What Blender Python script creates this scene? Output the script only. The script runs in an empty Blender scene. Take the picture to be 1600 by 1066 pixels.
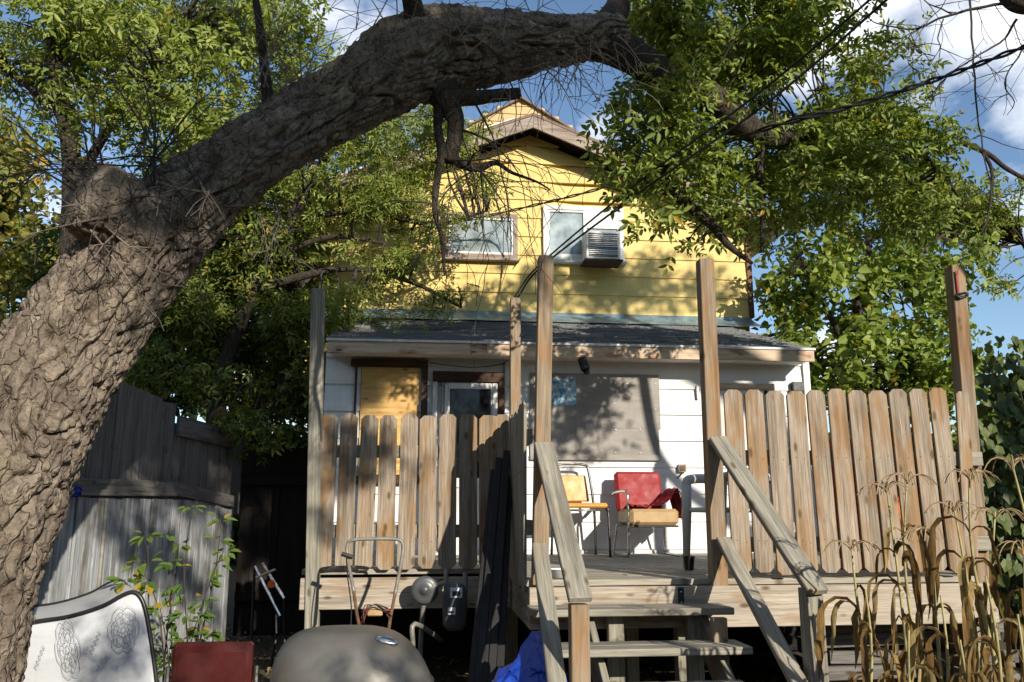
import bpy, bmesh, math, random
import numpy as np
from mathutils import Vector, Matrix, noise
random.seed(7); rng = np.random.default_rng(7)
PI = math.pi
sc = bpy.context.scene
COL = sc.collection

# ------------------------------------------------------------------ camera
FPX = 1291.0; HOR = 795.0; YAW = math.radians(6.0); EYE = 1.30
PITCH = math.atan((HOR - 533.0) / FPX)
CAM = Vector((0, 0, EYE))
FWD = Vector((math.sin(YAW) * math.cos(PITCH), math.cos(YAW) * math.cos(PITCH), math.sin(PITCH)))
RGT = Vector((math.cos(YAW), -math.sin(YAW), 0))
UPV = RGT.cross(FWD)
cd = bpy.data.cameras.new('camera'); cam = bpy.data.objects.new('camera', cd); COL.objects.link(cam)
cd.sensor_width = 36; cd.lens = 36 * FPX / 1600; cd.clip_end = 2000; cd.clip_start = .05
cam.matrix_world = Matrix.Translation(CAM) @ Matrix((RGT, UPV, -FWD)).transposed().to_4x4()
sc.camera = cam

# ------------------------------------------------------------------ light
SUN_EL = math.radians(21); SUN_AZ = math.radians(25)          # azimuth: to the right of straight behind the camera
SUND = Vector((math.sin(SUN_AZ) * math.cos(SUN_EL), -math.cos(SUN_AZ) * math.cos(SUN_EL), math.sin(SUN_EL)))
world = bpy.data.worlds.new('World'); sc.world = world; world.use_nodes = True
wn = world.node_tree; wn.nodes.clear()
def wnode(t, **k):
    n = wn.nodes.new(t)
    for a, b in k.items(): setattr(n, a, b)
    return n
sky = wnode('ShaderNodeTexSky', sky_type='NISHITA', sun_disc=False)
sky.sun_elevation = SUN_EL; sky.sun_rotation = math.atan2(SUND.x, SUND.y)
sky.air_density = 1.0; sky.dust_density = .05; sky.ozone_density = 2.6
tcw = wnode('ShaderNodeTexCoord')
mpw = wnode('ShaderNodeMapping'); mpw.inputs['Scale'].default_value = (1, 1, 1.5); mpw.inputs['Location'].default_value = (1.7, .4, .3)
nzw = wnode('ShaderNodeTexNoise'); nzw.inputs['Scale'].default_value = 2.3; nzw.inputs['Detail'].default_value = 7; nzw.inputs['Roughness'].default_value = .55
rpw = wnode('ShaderNodeValToRGB'); rpw.color_ramp.elements[0].position = .54; rpw.color_ramp.elements[1].position = .63
mxw = wnode('ShaderNodeMix', data_type='RGBA'); mxw.inputs['B'].default_value = (8.0, 8.2, 8.6, 1)
bgw = wnode('ShaderNodeBackground'); bgw.inputs['Strength'].default_value = .125
ow = wnode('ShaderNodeOutputWorld')
L = wn.links.new
L(tcw.outputs['Generated'], mpw.inputs['Vector']); L(mpw.outputs['Vector'], nzw.inputs['Vector'])
L(nzw.outputs['Fac'], rpw.inputs['Fac']); L(rpw.outputs['Color'], mxw.inputs['Factor'])
L(sky.outputs['Color'], mxw.inputs['A']); L(mxw.outputs['Result'], bgw.inputs['Color']); L(bgw.outputs['Background'], ow.inputs['Surface'])
sl = bpy.data.lights.new('sun', 'SUN'); so = bpy.data.objects.new('sun', sl); COL.objects.link(so)
sl.energy = 5.0; sl.angle = math.radians(.53); sl.color = (1, .92, .79)
so.rotation_euler = SUND.to_track_quat('Z', 'Y').to_euler(); so.location = (8, -16, 12)
vs = sc.view_settings; vs.view_transform = 'Standard'; vs.look = 'None'; vs.gamma = 1; vs.exposure = .38
sc.cycles.max_bounces = 6; sc.cycles.diffuse_bounces = 3; sc.cycles.transparent_max_bounces = 4

# ------------------------------------------------------------------ helpers
def ray(px, py):
    return FWD + RGT * ((px - 800) / FPX) + UPV * ((533 - py) / FPX)
def at(px, py, Y):
    d = ray(px, py); return CAM + d * (Y / d.y)
def lerp(a, b, t): return a + (b - a) * t
WM = {}
def link(o, parent=None, M=None):
    COL.objects.link(o)
    M = M or Matrix.Identity(4)
    WM[o.name] = M
    if parent is not None:
        o.parent = parent; loc = WM[parent.name].inverted() @ M
    else: loc = M
    o.matrix_basis = loc
    return o
def tag(o, label=None, cat=None, group=None, kind=None):
    if label: o['label'] = label
    if cat: o['category'] = cat
    if group: o['group'] = group
    if kind: o['kind'] = kind
    return o
def thing(name, label, cat, loc=(0, 0, 0), group=None, rz=0.0, scl=1.0):
    o = bpy.data.objects.new(name, None); o.empty_display_size = .1
    link(o, None, Matrix.Translation(Vector(loc)) @ Matrix.Rotation(rz, 4, 'Z') @ Matrix.Scale(scl, 4))
    return tag(o, label, cat, group)
class MB:
    def __init__(s): s.v = []; s.f = []
    def add(s, vs, fs):
        n = len(s.v); s.v += [tuple(v) for v in vs]; s.f += [tuple(i + n for i in f) for f in fs]; return s
    def box(s, a, b, M=None):
        (x0, y0, z0), (x1, y1, z1) = a, b
        vs = [Vector(q) for q in ((x0,y0,z0),(x1,y0,z0),(x1,y1,z0),(x0,y1,z0),(x0,y0,z1),(x1,y0,z1),(x1,y1,z1),(x0,y1,z1))]
        if M: vs = [M @ v for v in vs]
        return s.add(vs, [(0,3,2,1),(4,5,6,7),(0,1,5,4),(1,2,6,5),(2,3,7,6),(3,0,4,7)])
    def tube(s, pts, rad, n=8, cap=True):
        pts = [Vector(p) for p in pts]
        if not isinstance(rad, (list, tuple)): rad = [rad] * len(pts)
        rings = []; prev = None
        for i, p in enumerate(pts):
            t = (pts[min(i+1, len(pts)-1)] - pts[max(i-1, 0)])
            t = t.normalized() if t.length > 1e-9 else Vector((0,0,1))
            if prev is None:
                a = Vector((0,0,1)) if abs(t.z) < .9 else Vector((1,0,0))
                u = t.cross(a).normalized()
            else:
                u = prev - t * prev.dot(t)
                u = u.normalized() if u.length > 1e-6 else t.orthogonal().normalized()
            prev = u; w = t.cross(u)
            rings.append([p + (u * math.cos(2*PI*k/n) + w * math.sin(2*PI*k/n)) * rad[i] for k in range(n)])
        vs = [v for r in rings for v in r]; fs = []
        for i in range(len(pts)-1):
            for k in range(n):
                fs.append((i*n+k, i*n+(k+1)%n, (i+1)*n+(k+1)%n, (i+1)*n+k))
        if cap:
            fs.append(tuple(range(n))[::-1]); m = (len(pts)-1)*n; fs.append(tuple(range(m, m+n)))
        return s.add(vs, fs)
    def lathe(s, prof, n=16, M=None, cap=True):
        vs = []; fs = []
        for (r, z) in prof:
            for k in range(n):
                v = Vector((r*math.cos(2*PI*k/n), r*math.sin(2*PI*k/n), z)); vs.append(M @ v if M else v)
        for i in range(len(prof)-1):
            for k in range(n): fs.append((i*n+k, i*n+(k+1)%n, (i+1)*n+(k+1)%n, (i+1)*n+k))
        if cap:
            fs.append(tuple(range(n))[::-1]); m = (len(prof)-1)*n; fs.append(tuple(range(m, m+n)))
        return s.add(vs, fs)
    def prism(s, poly, y0, y1, M=None):              # polygon in XZ, extruded along Y
        n = len(poly)
        vs = [Vector((x, y0, z)) for x, z in poly] + [Vector((x, y1, z)) for x, z in poly]
        if M: vs = [M @ v for v in vs]
        fs = [tuple(range(n)), tuple(range(n, 2*n))[::-1]] + [(i, i+n, (i+1)%n+n, (i+1)%n) for i in range(n)]
        return s.add(vs, fs)
    def grid(s, rows):
        n = len(rows[0]); vs = [p for r in rows for p in r]; fs = []
        for i in range(len(rows)-1):
            for k in range(n-1): fs.append((i*n+k, i*n+k+1, (i+1)*n+k+1, (i+1)*n+k))
        return s.add(vs, fs)
    def build(s, name, mat, parent=None, M=None, smooth=False, bevel=0):
        me = bpy.data.meshes.new(name); me.from_pydata(s.v, [], s.f); me.update()
        bm = bmesh.new(); bm.from_mesh(me)
        bmesh.ops.recalc_face_normals(bm, faces=bm.faces)
        if bevel:
            bmesh.ops.bevel(bm, geom=list(bm.edges), offset=bevel, segments=1, affect='EDGES', clamp_overlap=True)
        bm.to_mesh(me); bm.free()
        if smooth: me.polygons.foreach_set('use_smooth', [True]*len(me.polygons))
        me.materials.append(mat)
        o = bpy.data.objects.new(name, me)
        return link(o, parent, M)
def crom(pts, n):
    """Catmull-Rom through pts (tuples of any length), n samples per span"""
    P = [np.array(p, float) for p in pts]; P = [2*P[0]-P[1]] + P + [2*P[-1]-P[-2]]; out = []
    for i in range(1, len(P)-2):
        for k in range(n):
            t = k/n
            out.append(.5*((2*P[i]) + (-P[i-1]+P[i+1])*t + (2*P[i-1]-5*P[i]+4*P[i+1]-P[i+2])*t*t + (-P[i-1]+3*P[i]-3*P[i+1]+P[i+2])*t**3))
    out.append(P[-2]); return out

# ------------------------------------------------------------------ materials
def newmat(name):
    m = bpy.data.materials.new(name); m.use_nodes = True; nt = m.node_tree; nt.nodes.clear()
    return m, nt
class NT:
    def __init__(s, nt): s.nt = nt
    def n(s, t, **k):
        x = s.nt.nodes.new(t)
        for a, b in k.items(): setattr(x, a, b)
        return x
    def l(s, a, b): s.nt.links.new(a, b)
    def noise(s, vec, scale, detail=4, rough=.55, dist=0):
        x = s.n('ShaderNodeTexNoise'); x.inputs['Scale'].default_value = scale; x.inputs['Detail'].default_value = detail
        x.inputs['Roughness'].default_value = rough; x.inputs['Distortion'].default_value = dist
        if vec is not None: s.l(vec, x.inputs['Vector'])
        return x.outputs['Fac']
    def ramp(s, fac, stops):
        x = s.n('ShaderNodeValToRGB'); e = x.color_ramp.elements
        while len(e) < len(stops): e.new(.5)
        for i, (p, c) in enumerate(stops):
            e[i].position = p; e[i].color = (c, c, c, 1) if isinstance(c, (int, float)) else (*c, 1)
        s.l(fac, x.inputs['Fac']); return x.outputs['Color']
    def mix(s, fac, a, b, mode='MIX'):
        x = s.n('ShaderNodeMix', data_type='RGBA', blend_type=mode)
        for q, v in (('Factor', fac), ('A', a), ('B', b)):
            if isinstance(v, (int, float)): x.inputs[q].default_value = v
            elif isinstance(v, tuple): x.inputs[q].default_value = (*v, 1)
            else: s.l(v, x.inputs[q])
        return x.outputs['Result']
    def mapping(s, vec, sc_, loc=None):
        x = s.n('ShaderNodeMapping'); x.inputs['Scale'].default_value = sc_
        if loc: x.inputs['Location'].default_value = loc
        s.l(vec, x.inputs['Vector']); return x.outputs['Vector']
    def objvec(s, rand=True):
        tc = s.n('ShaderNodeTexCoord')
        if not rand: return tc.outputs['Object']
        oi = s.n('ShaderNodeObjectInfo'); m = s.n('ShaderNodeMath', operation='MULTIPLY'); m.inputs[1].default_value = 61.0
        s.l(oi.outputs['Random'], m.inputs[0]); a = s.n('ShaderNodeVectorMath', operation='ADD')
        s.l(tc.outputs['Object'], a.inputs[0]); s.l(m.outputs[0], a.inputs[1]); return a.outputs[0]
    def bsdf(s, col, rough=.7, metal=0., spec=.4, bump=None, bstr=.3, bdist=.01, **kw):
        b = s.n('ShaderNodeBsdfPrincipled')
        if isinstance(col, tuple): b.inputs['Base Color'].default_value = (*col, 1)
        else: s.l(col, b.inputs['Base Color'])
        if isinstance(rough, (int, float)): b.inputs['Roughness'].default_value = rough
        else: s.l(rough, b.inputs['Roughness'])
        b.inputs['Metallic'].default_value = metal; b.inputs['Specular IOR Level'].default_value = spec
        for k, v in kw.items(): b.inputs[k].default_value = v
        if bump is not None:
            bn = s.n('ShaderNodeBump'); bn.inputs['Strength'].default_value = bstr; bn.inputs['Distance'].default_value = bdist
            s.l(bump, bn.inputs['Height']); s.l(bn.outputs['Normal'], b.inputs['Normal'])
        return b.outputs['BSDF']
    def out(s, sh):
        o = s.n('ShaderNodeOutputMaterial'); s.l(sh, o.inputs['Surface'])
def plain(name, col, rough=.6, metal=0., var=.25, scale=9., bump=.15, spec=.4, **kw):
    m, nt = newmat(name); t = NT(nt); v = t.objvec()
    f = t.noise(v, scale, 5, .6); dk = tuple(c*(1-var) for c in col); lt = tuple(min(1, c*(1+var*.6)) for c in col)
    c = t.ramp(f, [(.3, dk), (.7, lt)])
    r = t.ramp(t.noise(v, scale*1.7, 3), [(.3, max(0, rough-.12)), (.7, min(1, rough+.12))])
    t.out(t.bsdf(c, r, metal, spec, f, bump, .01, **kw)); return m
def wood(name, dark, light, warm, w0, w1, knot=True, grainbump=.35, stain=None):
    m, nt = newmat(name); t = NT(nt); v = t.objvec()
    g = t.noise(t.mapping(v, (1.2, 34, 34)), 3.0, 6, .62, .6)
    s_ = t.noise(t.mapping(v, (.6, 9, 9)), 2.2, 3, .5, .8)
    p = t.noise(t.mapping(v, (1.6, 4.5, 4.5)), 1.5, 3, .6)
    c = t.mix(t.ramp(g, [(.30, 0.), (.68, 1.)]), dark, light)
    wcol = t.mix(s_, tuple(x*.55 for x in warm), warm)
    c = t.mix(t.ramp(p, [(w0, 0.), (w1, .9)]), c, wcol)
    c = t.mix(t.ramp(s_, [(.28, .55), (.52, 0.)]), c, tuple(x*.45 for x in dark))
    if knot:
        vo = t.n('ShaderNodeTexVoronoi'); vo.inputs['Scale'].default_value = 1.0; t.l(t.mapping(v, (4.6, 11, .01)), vo.inputs['Vector'])
        c = t.mix(t.ramp(vo.outputs['Distance'], [(.09, .9), (.19, 0.)]), c, tuple(x*.3 for x in warm))
    t.out(t.bsdf(c, .82, 0, .25, g, grainbump, .004)); return m
W_PICK = wood('picket_pine', (.14,.11,.08), (.425,.345,.26), (.34,.20,.092), .47, .64)
W_POST = wood('post_pine', (.15,.115,.08), (.35,.27,.185), (.36,.20,.09), .46, .64)
W_GREY = wood('weathered_board', (.15,.14,.115), (.37,.34,.27), (.36,.26,.15), .58, .8)
W_RIM = wood('rim_pine', (.25,.21,.165), (.49,.42,.335), (.34,.215,.11), .54, .75)
W_DECK = wood('deck_pine', (.22,.195,.15), (.44,.40,.32), (.36,.27,.17), .6, .85)
W_FENCE = wood('old_fence', (.075,.07,.065), (.22,.20,.185), (.19,.14,.10), .6, .85)
W_PAINT = wood('faded_white_fence', (.17,.175,.18), (.50,.515,.53), (.17,.15,.125), .5, .68, knot=False)
W_PLY = wood('plywood', (.55,.33,.11), (.74,.48,.19), (.62,.36,.12), .4, .7)
W_OLD = wood('fascia_board', (.42,.31,.22), (.66,.52,.37), (.30,.10,.035), .55, .66)
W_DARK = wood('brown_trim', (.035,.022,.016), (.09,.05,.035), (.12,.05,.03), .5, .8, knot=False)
W_SHADE = wood('shade_black_board', (.012,.010,.009), (.035,.026,.021), (.04,.025,.018), .5, .8, knot=False)  # passage shade put into the gate's colour
M_TRIMG = wood('gable_trim', (.20,.155,.125), (.40,.33,.27), (.28,.15,.09), .55, .8, knot=False)

def siding(name, col, dirt, damt):
    m, nt = newmat(name); t = NT(nt); v = t.objvec()
    f = t.noise(t.mapping(v, (1.3, 1.3, 5)), 2.0, 6, .65); g = t.noise(v, 45, 3)
    st = t.noise(t.mapping(v, (14, 14, 1.0)), 1.6, 4, .6)
    c = t.mix(t.ramp(f, [(.42, 0.), (.8, damt)]), col, dirt)
    c = t.mix(t.ramp(st, [(.55, 0.), (.8, damt*.7)]), c, dirt)
    t.out(t.bsdf(c, .62, 0, .35, g, .12, .003)); return m
M_YEL = siding('yellow_siding', (.70,.52,.175), (.40,.28,.09), .6)
M_OCHRE = siding('tan_siding', (.52,.38,.17), (.34,.25,.13), .6)
M_WHT = siding('white_siding', (.74,.75,.74), (.42,.41,.38), .40)
M_TRIMW = siding('white_paint', (.72,.72,.70), (.30,.27,.23), .75)
M_BOARD = siding('grey_board', (.30,.275,.245), (.17,.15,.13), .8)
M_FLASH = plain('blue_flashing', (.24,.36,.44), .4, .5, .5, 7, .3)
M_CHROME = plain('chrome', (.60,.60,.58), .22, 1.0, .3, 20, .05)
M_STEEL = plain('dull_steel', (.36,.35,.33), .45, .9, .35, 14, .1)
M_GUN = plain('gunmetal', (.10,.095,.09), .35, .9, .3, 14, .1)
M_BLACK = plain('black_paint', (.018,.018,.019), .4, 0, .3, 12, .1)
M_PLBLACK = plain('black_plastic', (.014,.014,.015), .35, 0, .3)
M_DARKMET = plain('dark_bar', (.012,.011,.011), .55, .3, .4)
M_RED = plain('red_vinyl', (.27,.025,.025), .5, 0, .10, 7, .03, .15)
M_MAROON = plain('maroon_vinyl', (.062,.010,.009), .34, 0, .3, 6, .3, .5)
M_TANV = plain('tan_vinyl', (.42,.28,.13), .4, 0, .2, 8, .2)
M_YELV = plain('ochre_vinyl', (.56,.27,.05), .42, 0, .15, 6, .15)
M_PLGREY = plain('grey_plastic', (.50,.50,.465), .8, 0, .15, 6, .05, .15)
M_CABLE = plain('cable_rubber', (.012,.012,.014), .55)
M_METER = plain('meter_grey', (.085,.09,.095), .4, .2, .3, 8, .1)
M_GALV = plain('pipe_paint', (.22,.21,.18), .5, .2, .35, 12, .2)
M_WHITE = plain('white_enamel', (.66,.69,.74), .35, 0, .1)
M_ORANGE = plain('orange_cloth', (.75,.14,.02), .6, 0, .25, 5, .1)
M_DARKGLASS = plain('dark_interior', (.010,.010,.010), .08, 0, .2, 3, .0, .3)
M_CURT = plain('curtained_glass', (.30,.35,.355), .06, 0, .65, 4.0, .0, .9)
M_RUST = plain('rusty_steel', (.17,.09,.05), .75, .3, .45, 16, .3)
def mottled(name, a, b, c_, s1, s2, rough=.8, bump=.4, metal=0.):
    m, nt = newmat(name); t = NT(nt); v = t.objvec(False)
    f = t.noise(v, s1, 6, .65); g = t.noise(v, s2, 5, .6)
    c = t.mix(t.ramp(g, [(.4, 0.), (.62, 1.)]), t.mix(f, a, b), c_)
    t.out(t.bsdf(c, rough, metal, .3, f, bump, .02)); return m
M_GROUND = mottled('leafy_dirt', (.045,.034,.022), (.13,.10,.065), (.075,.07,.035), 9, 1.3, .95, .8)
M_ART = mottled('blue_pattern', (.02,.10,.22), (.10,.42,.62), (.55,.65,.66), 40, 26, .5, .1)
M_SHINGLE = mottled('asphalt_shingle', (.09,.09,.09), (.24,.24,.235), (.15,.15,.15), 60, 3, .95, .5)
M_SHING2 = mottled('brown_shingle', (.14,.085,.065), (.27,.19,.15), (.20,.14,.11), 40, 4, .95, .5)
M_FOUND = mottled('shade_black_foundation', (.010,.009,.009), (.022,.021,.02), (.015,.014,.013), 6, 2, .95, .4)  # near-black colour stands in for the shade under the deck
M_TAR = mottled('stained_grey_shell', (.12,.115,.105), (.20,.19,.175), (.15,.135,.115), 22, 4, .42, .03, .35)

def bark(name, a, b, moss, scale=1.0):
    m, nt = newmat(name); t = NT(nt); v = t.objvec(False)
    f = t.noise(t.mapping(v, (1, 1, .45)), 16*scale, 8, .68, .5); g = t.noise(v, 2.6*scale, 4, .6); h = t.noise(v, 70*scale, 4, .6)
    c = t.mix(t.ramp(f, [(.33, 0.), (.66, 1.)]), a, b)
    vo = t.n('ShaderNodeTexVoronoi', feature='DISTANCE_TO_EDGE'); vo.inputs['Scale'].default_value = 13*scale
    wv = t.n('ShaderNodeVectorMath', operation='MULTIPLY_ADD'); nv = t.n('ShaderNodeTexNoise'); nv.inputs['Scale'].default_value = 9*scale; t.l(v, nv.inputs['Vector'])
    t.l(nv.outputs['Color'], wv.inputs[0]); wv.inputs[1].default_value = (.12/scale, .12/scale, .12/scale); t.l(t.mapping(v, (1.25, 1.25, .55)), wv.inputs[2]); t.l(wv.outputs[0], vo.inputs['Vector'])
    crack = t.ramp(vo.outputs['Distance'], [(.0, 0.), (.09, 1.)])
    c = t.mix(t.ramp(h, [(.35, .35), (.6, 0.)]), c, tuple(x*.6 for x in a))
    vc = t.n('ShaderNodeTexVoronoi'); vc.inputs['Scale'].default_value = 13*scale; t.l(wv.outputs[0], vc.inputs['Vector'])
    bw = t.n('ShaderNodeRGBToBW'); t.l(vc.outputs['Color'], bw.inputs[0])
    c = t.mix(t.ramp(bw.outputs[0], [(.25, .45), (.6, 0.)]), c, tuple(x*1.1 for x in a))
    f = t.mix(.45, f, crack)
    c = t.mix(t.ramp(g, [(.55, 0.), (.75, .6)]), c, moss)
    t.out(t.bsdf(c, .92, 0, .2, t.mix(.4, f, h), 1.0, .035)); return m
M_BARK = bark('maple_bark', (.095,.072,.055), (.36,.295,.225), (.24,.20,.12))
M_BARKD = bark('branch_bark', (.04,.032,.025), (.115,.092,.07), (.07,.065,.04), 2)
M_TWIG = plain('pale_twig', (.22,.175,.135), .85, 0, .4, 20)
M_TWIGD = plain('dark_twig', (.055,.042,.034), .85, 0, .4, 20)

def leafmat(name, cols, trans=.4, yellow=0., byobj=False):
    m, nt = newmat(name); t = NT(nt)
    g = t.n('ShaderNodeNewGeometry'); r = g.outputs['Random Per Island']
    if byobj: r = t.n('ShaderNodeObjectInfo').outputs['Random']
    st = [(i/(len(cols)-1)*(1-yellow), c) for i, c in enumerate(cols)]
    if yellow: st.append((min(.995, 1-yellow*.5), (.42,.28,.03)))
    c = t.ramp(r, st)
    b = t.bsdf(c, .5, 0, .35)
    tr = t.n('ShaderNodeBsdfTranslucent'); t.l(t.mix(1.0, c, (1.0, 1.0, .45), 'MULTIPLY'), tr.inputs['Color'])
    mx = t.n('ShaderNodeMixShader'); mx.inputs[0].default_value = trans
    t.l(b, mx.inputs[1]); t.l(tr.outputs[0], mx.inputs[2]); t.out(mx.outputs[0]); return m
LF_MAIN = leafmat('box_elder_leaf', [(.09,.13,.024), (.20,.27,.05), (.37,.42,.10)], .42, .02)
LF_PALE = leafmat('pale_leaf', [(.16,.21,.04), (.27,.33,.07), (.40,.45,.12)], .45, .03)
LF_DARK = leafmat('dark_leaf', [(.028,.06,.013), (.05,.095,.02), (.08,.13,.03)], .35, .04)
LF_SHRUB = leafmat('shrub_leaf', [(.06,.09,.02), (.14,.19,.04), (.30,.33,.08)], .4, .07)
LF_YEL = leafmat('yellowing_leaf', [(.14,.17,.035), (.22,.22,.05), (.28,.24,.05)], .4, .1)
LF_MAPLE = leafmat('maple_leaf', [(.12,.17,.03), (.21,.29,.05), (.35,.40,.09)], .42, .015)
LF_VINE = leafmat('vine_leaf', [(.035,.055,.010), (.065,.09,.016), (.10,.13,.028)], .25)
LF_VINE2 = leafmat('vine_leaf_near', [(.04,.06,.011), (.08,.11,.02), (.13,.16,.038)], .25, 0., True)
LF_SAP = leafmat('sapling_leaf', [(.07,.14,.025), (.12,.20,.035), (.17,.22,.05)], .4, .08, True)
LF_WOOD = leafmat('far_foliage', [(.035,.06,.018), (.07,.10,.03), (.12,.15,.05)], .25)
LF_LITTER = leafmat('dry_leaf', [(.12,.08,.04), (.20,.14,.07), (.30,.22,.10)], .1)
LF_CORN = leafmat('dry_corn', [(.10,.05,.018), (.20,.11,.035), (.30,.19,.065), (.42,.31,.14)], .35, 0., True)
def cornmat():
    m, nt = newmat('dry_corn_blade'); t = NT(nt); v = t.objvec()
    r = t.n('ShaderNodeObjectInfo').outputs['Random']
    c = t.ramp(r, [(0, (.17,.10,.034)), (.35, (.26,.16,.055)), (.7, (.37,.26,.10)), (1, (.48,.38,.18))])
    g = t.noise(t.mapping(v, (60, 60, 5)), 2.5, 4, .6); b = t.noise(v, 12, 3)
    c = t.mix(t.ramp(g, [(.38, .75), (.62, 0.)]), c, t.mix(.6, c, (.05,.025,.01)))
    c = t.mix(t.ramp(b, [(.5, 0.), (.72, .6)]), c, (.07,.035,.014))
    s1 = t.bsdf(c, .85, 0, .15, g, .5, .003); tr = t.n('ShaderNodeBsdfTranslucent'); t.l(c, tr.inputs['Color'])
    mx = t.n('ShaderNodeMixShader'); mx.inputs[0].default_value = .35; t.l(s1, mx.inputs[1]); t.l(tr.outputs[0], mx.inputs[2]); t.out(mx.outputs[0]); return m
M_BLADE = cornmat()
M_CORNSTEM = plain('corn_stem', (.36,.31,.13), .7, 0, .35, 14)
M_TASSEL = plain('corn_tassel', (.34,.24,.13), .8)

# ------------------------------------------------------------------ foliage kit
def leaf_arrays(base, d, nrm, ln, wd, fold=.25, curl=.12):
    """folded six-point leaf blades, all at once"""
    d = d/np.linalg.norm(d, axis=1, keepdims=True)
    s = np.cross(d, nrm); s /= np.maximum(np.linalg.norm(s, axis=1, keepdims=True), 1e-6)
    n = np.cross(s, d)
    ln = ln[:, None]; wd = wd[:, None]
    P = [base,
         base + d*ln*.28 + s*wd*.44 + n*wd*fold, base + d*ln*.62 + s*wd*.40 + n*wd*fold,
         base + d*ln - n*ln*curl,
         base + d*ln*.62 - s*wd*.40 + n*wd*fold, base + d*ln*.28 - s*wd*.44 + n*wd*fold]
    V = np.stack(P, 1).reshape(-1, 3); N = len(base)
    i = np.arange(N)[:, None]*6
    F = np.concatenate([i + np.array([[0,1,2,3]]), i + np.array([[0,3,4,5]])], 1).reshape(-1, 4)
    return V, F
def quad_obj(name, V, F, mat, parent=None):
    me = bpy.data.meshes.new(name); me.vertices.add(len(V)); me.vertices.foreach_set('co', np.asarray(V, np.float32).ravel())
    me.loops.add(F.size); me.loops.foreach_set('vertex_index', F.astype(np.int32).ravel())
    me.polygons.add(len(F)); me.polygons.foreach_set('loop_start', (np.arange(len(F))*4).astype(np.int32))
    me.update(calc_edges=True); me.materials.append(mat)
    return link(bpy.data.objects.new(name, me), parent)
def unit(n):
    v = rng.normal(size=(n, 3)); return v/np.linalg.norm(v, axis=1, keepdims=True)
def ell(px, py, Y, rx, ry, rY):
    c = at(px, py, Y); k = Y/FPX
    return (np.array(c), np.array([rx*k, rY, ry*k]))
def crown_pts(ells, n, gs=1.6, thr=-.05, shell=.5):
    w = np.array([e[1].prod() for e in ells]); w = w/w.sum(); out = []
    idx = rng.choice(len(ells), size=n*3, p=w); U = unit(n*3); R = rng.random(n*3)**shell
    for i in range(n*3):
        c, r = ells[idx[i]]; p = c + U[i]*r*R[i]
        if noise.noise(Vector(p)*gs) + .5*noise.noise(Vector(p)*gs*2.7) > thr:
            out.append(p)
            if len(out) >= n: break
    return np.array(out)
def compound_leaves(P, L0, ratio=.40, nl=5, droop=.5, spread=.55, updir=.35):
    """ash-like compound leaves: terminal leaflet plus pairs along a rachis"""
    n = len(P); d = unit(n); d[:, 2] = d[:, 2]*.5 - droop*rng.random(n); d /= np.linalg.norm(d, axis=1, keepdims=True)
    up = unit(n)*.55; up[:, 2] += updir; up[:, 1] -= .25
    s = np.cross(d, up); s /= np.maximum(np.linalg.norm(s, axis=1, keepdims=True), 1e-6); up = np.cross(s, d)
    Ls = L0*(.55 + .85*rng.random(n)); B, D, N, LN = [P + d*Ls[:, None]*1.5], [d], [up], [Ls]
    for k in range((nl-1)//2):
        f = 1.25 - .75*k
        for sg in (-1, 1):
            B.append(P + d*Ls[:, None]*f); D.append(d*(.55+.1*k) + s*sg*spread*1.4 + unit(n)*.18); N.append(up + unit(n)*.3); LN.append(Ls*(.95-.08*k))
    B = np.concatenate(B); D = np.concatenate(D); N = np.concatenate(N); LN = np.concatenate(LN)
    return leaf_arrays(B, D, N, LN, LN*ratio*(.85+.3*rng.random(len(LN))))
def simple_leaves(P, L0, ratio=.7, droop=.4):
    n = len(P); d = unit(n); d[:, 2] = d[:, 2]*.6 - droop; up = unit(n)*.9; up[:, 2] += .40; up[:, 1] -= .45
    Ls = L0*(.45 + 1.0*rng.random(n)); return leaf_arrays(P, d, up, Ls, Ls*ratio*(.8+.4*rng.random(n)), .18, .15)
def curvy(p0, p1, sag=.0, wob=.08, n=7, rnd=random):
    p0 = Vector(p0); p1 = Vector(p1); Ld = (p1-p0).length; off = Vector((rnd.uniform(-1,1), rnd.uniform(-1,1), rnd.uniform(-1,1)))*wob*Ld
    o2 = Vector((rnd.uniform(-1,1), rnd.uniform(-1,1), rnd.uniform(-1,1)))*wob*.6*Ld
    return [p0.lerp(p1, t) + off*math.sin(PI*t) + o2*math.sin(2*PI*t) + Vector((0,0,-sag*Ld*math.sin(PI*t))) for t in [i/(n-1) for i in range(n)]]
def grow(mb, p, d, ln, r, depth, rnd, kids=3, droop=.1, tips=None, n=5, ang=.7, sides=5):
    """a bare branch with side twigs"""
    pts = [Vector(p)]; d = Vector(d).normalized()
    for i in range(n):
        d = (d + Vector((rnd.uniform(-1,1), rnd.uniform(-1,1), rnd.uniform(-1,1)))*.22 + Vector((0,0,-droop))).normalized()
        pts.append(pts[-1] + d*ln/n)
    mb.tube(pts, [max(r*(1-.75*i/n), .0016) for i in range(n+1)], sides if r > .006 else 4, cap=False)
    if tips is not None: tips.append(pts[-1])
    if depth > 0:
        for k in range(kids):
            i = rnd.randint(1, n); dd = (pts[i]-pts[i-1]).normalized()
            side = dd.orthogonal().normalized(); side.rotate(Matrix.Rotation(rnd.uniform(0, 2*PI), 3, dd))
            grow(mb, pts[i], dd*(1-ang*.5) + side*ang, ln*rnd.uniform(.4,.7), r*.5, depth-1, rnd, max(2, kids-1), droop, tips, n, ang, sides)
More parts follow.
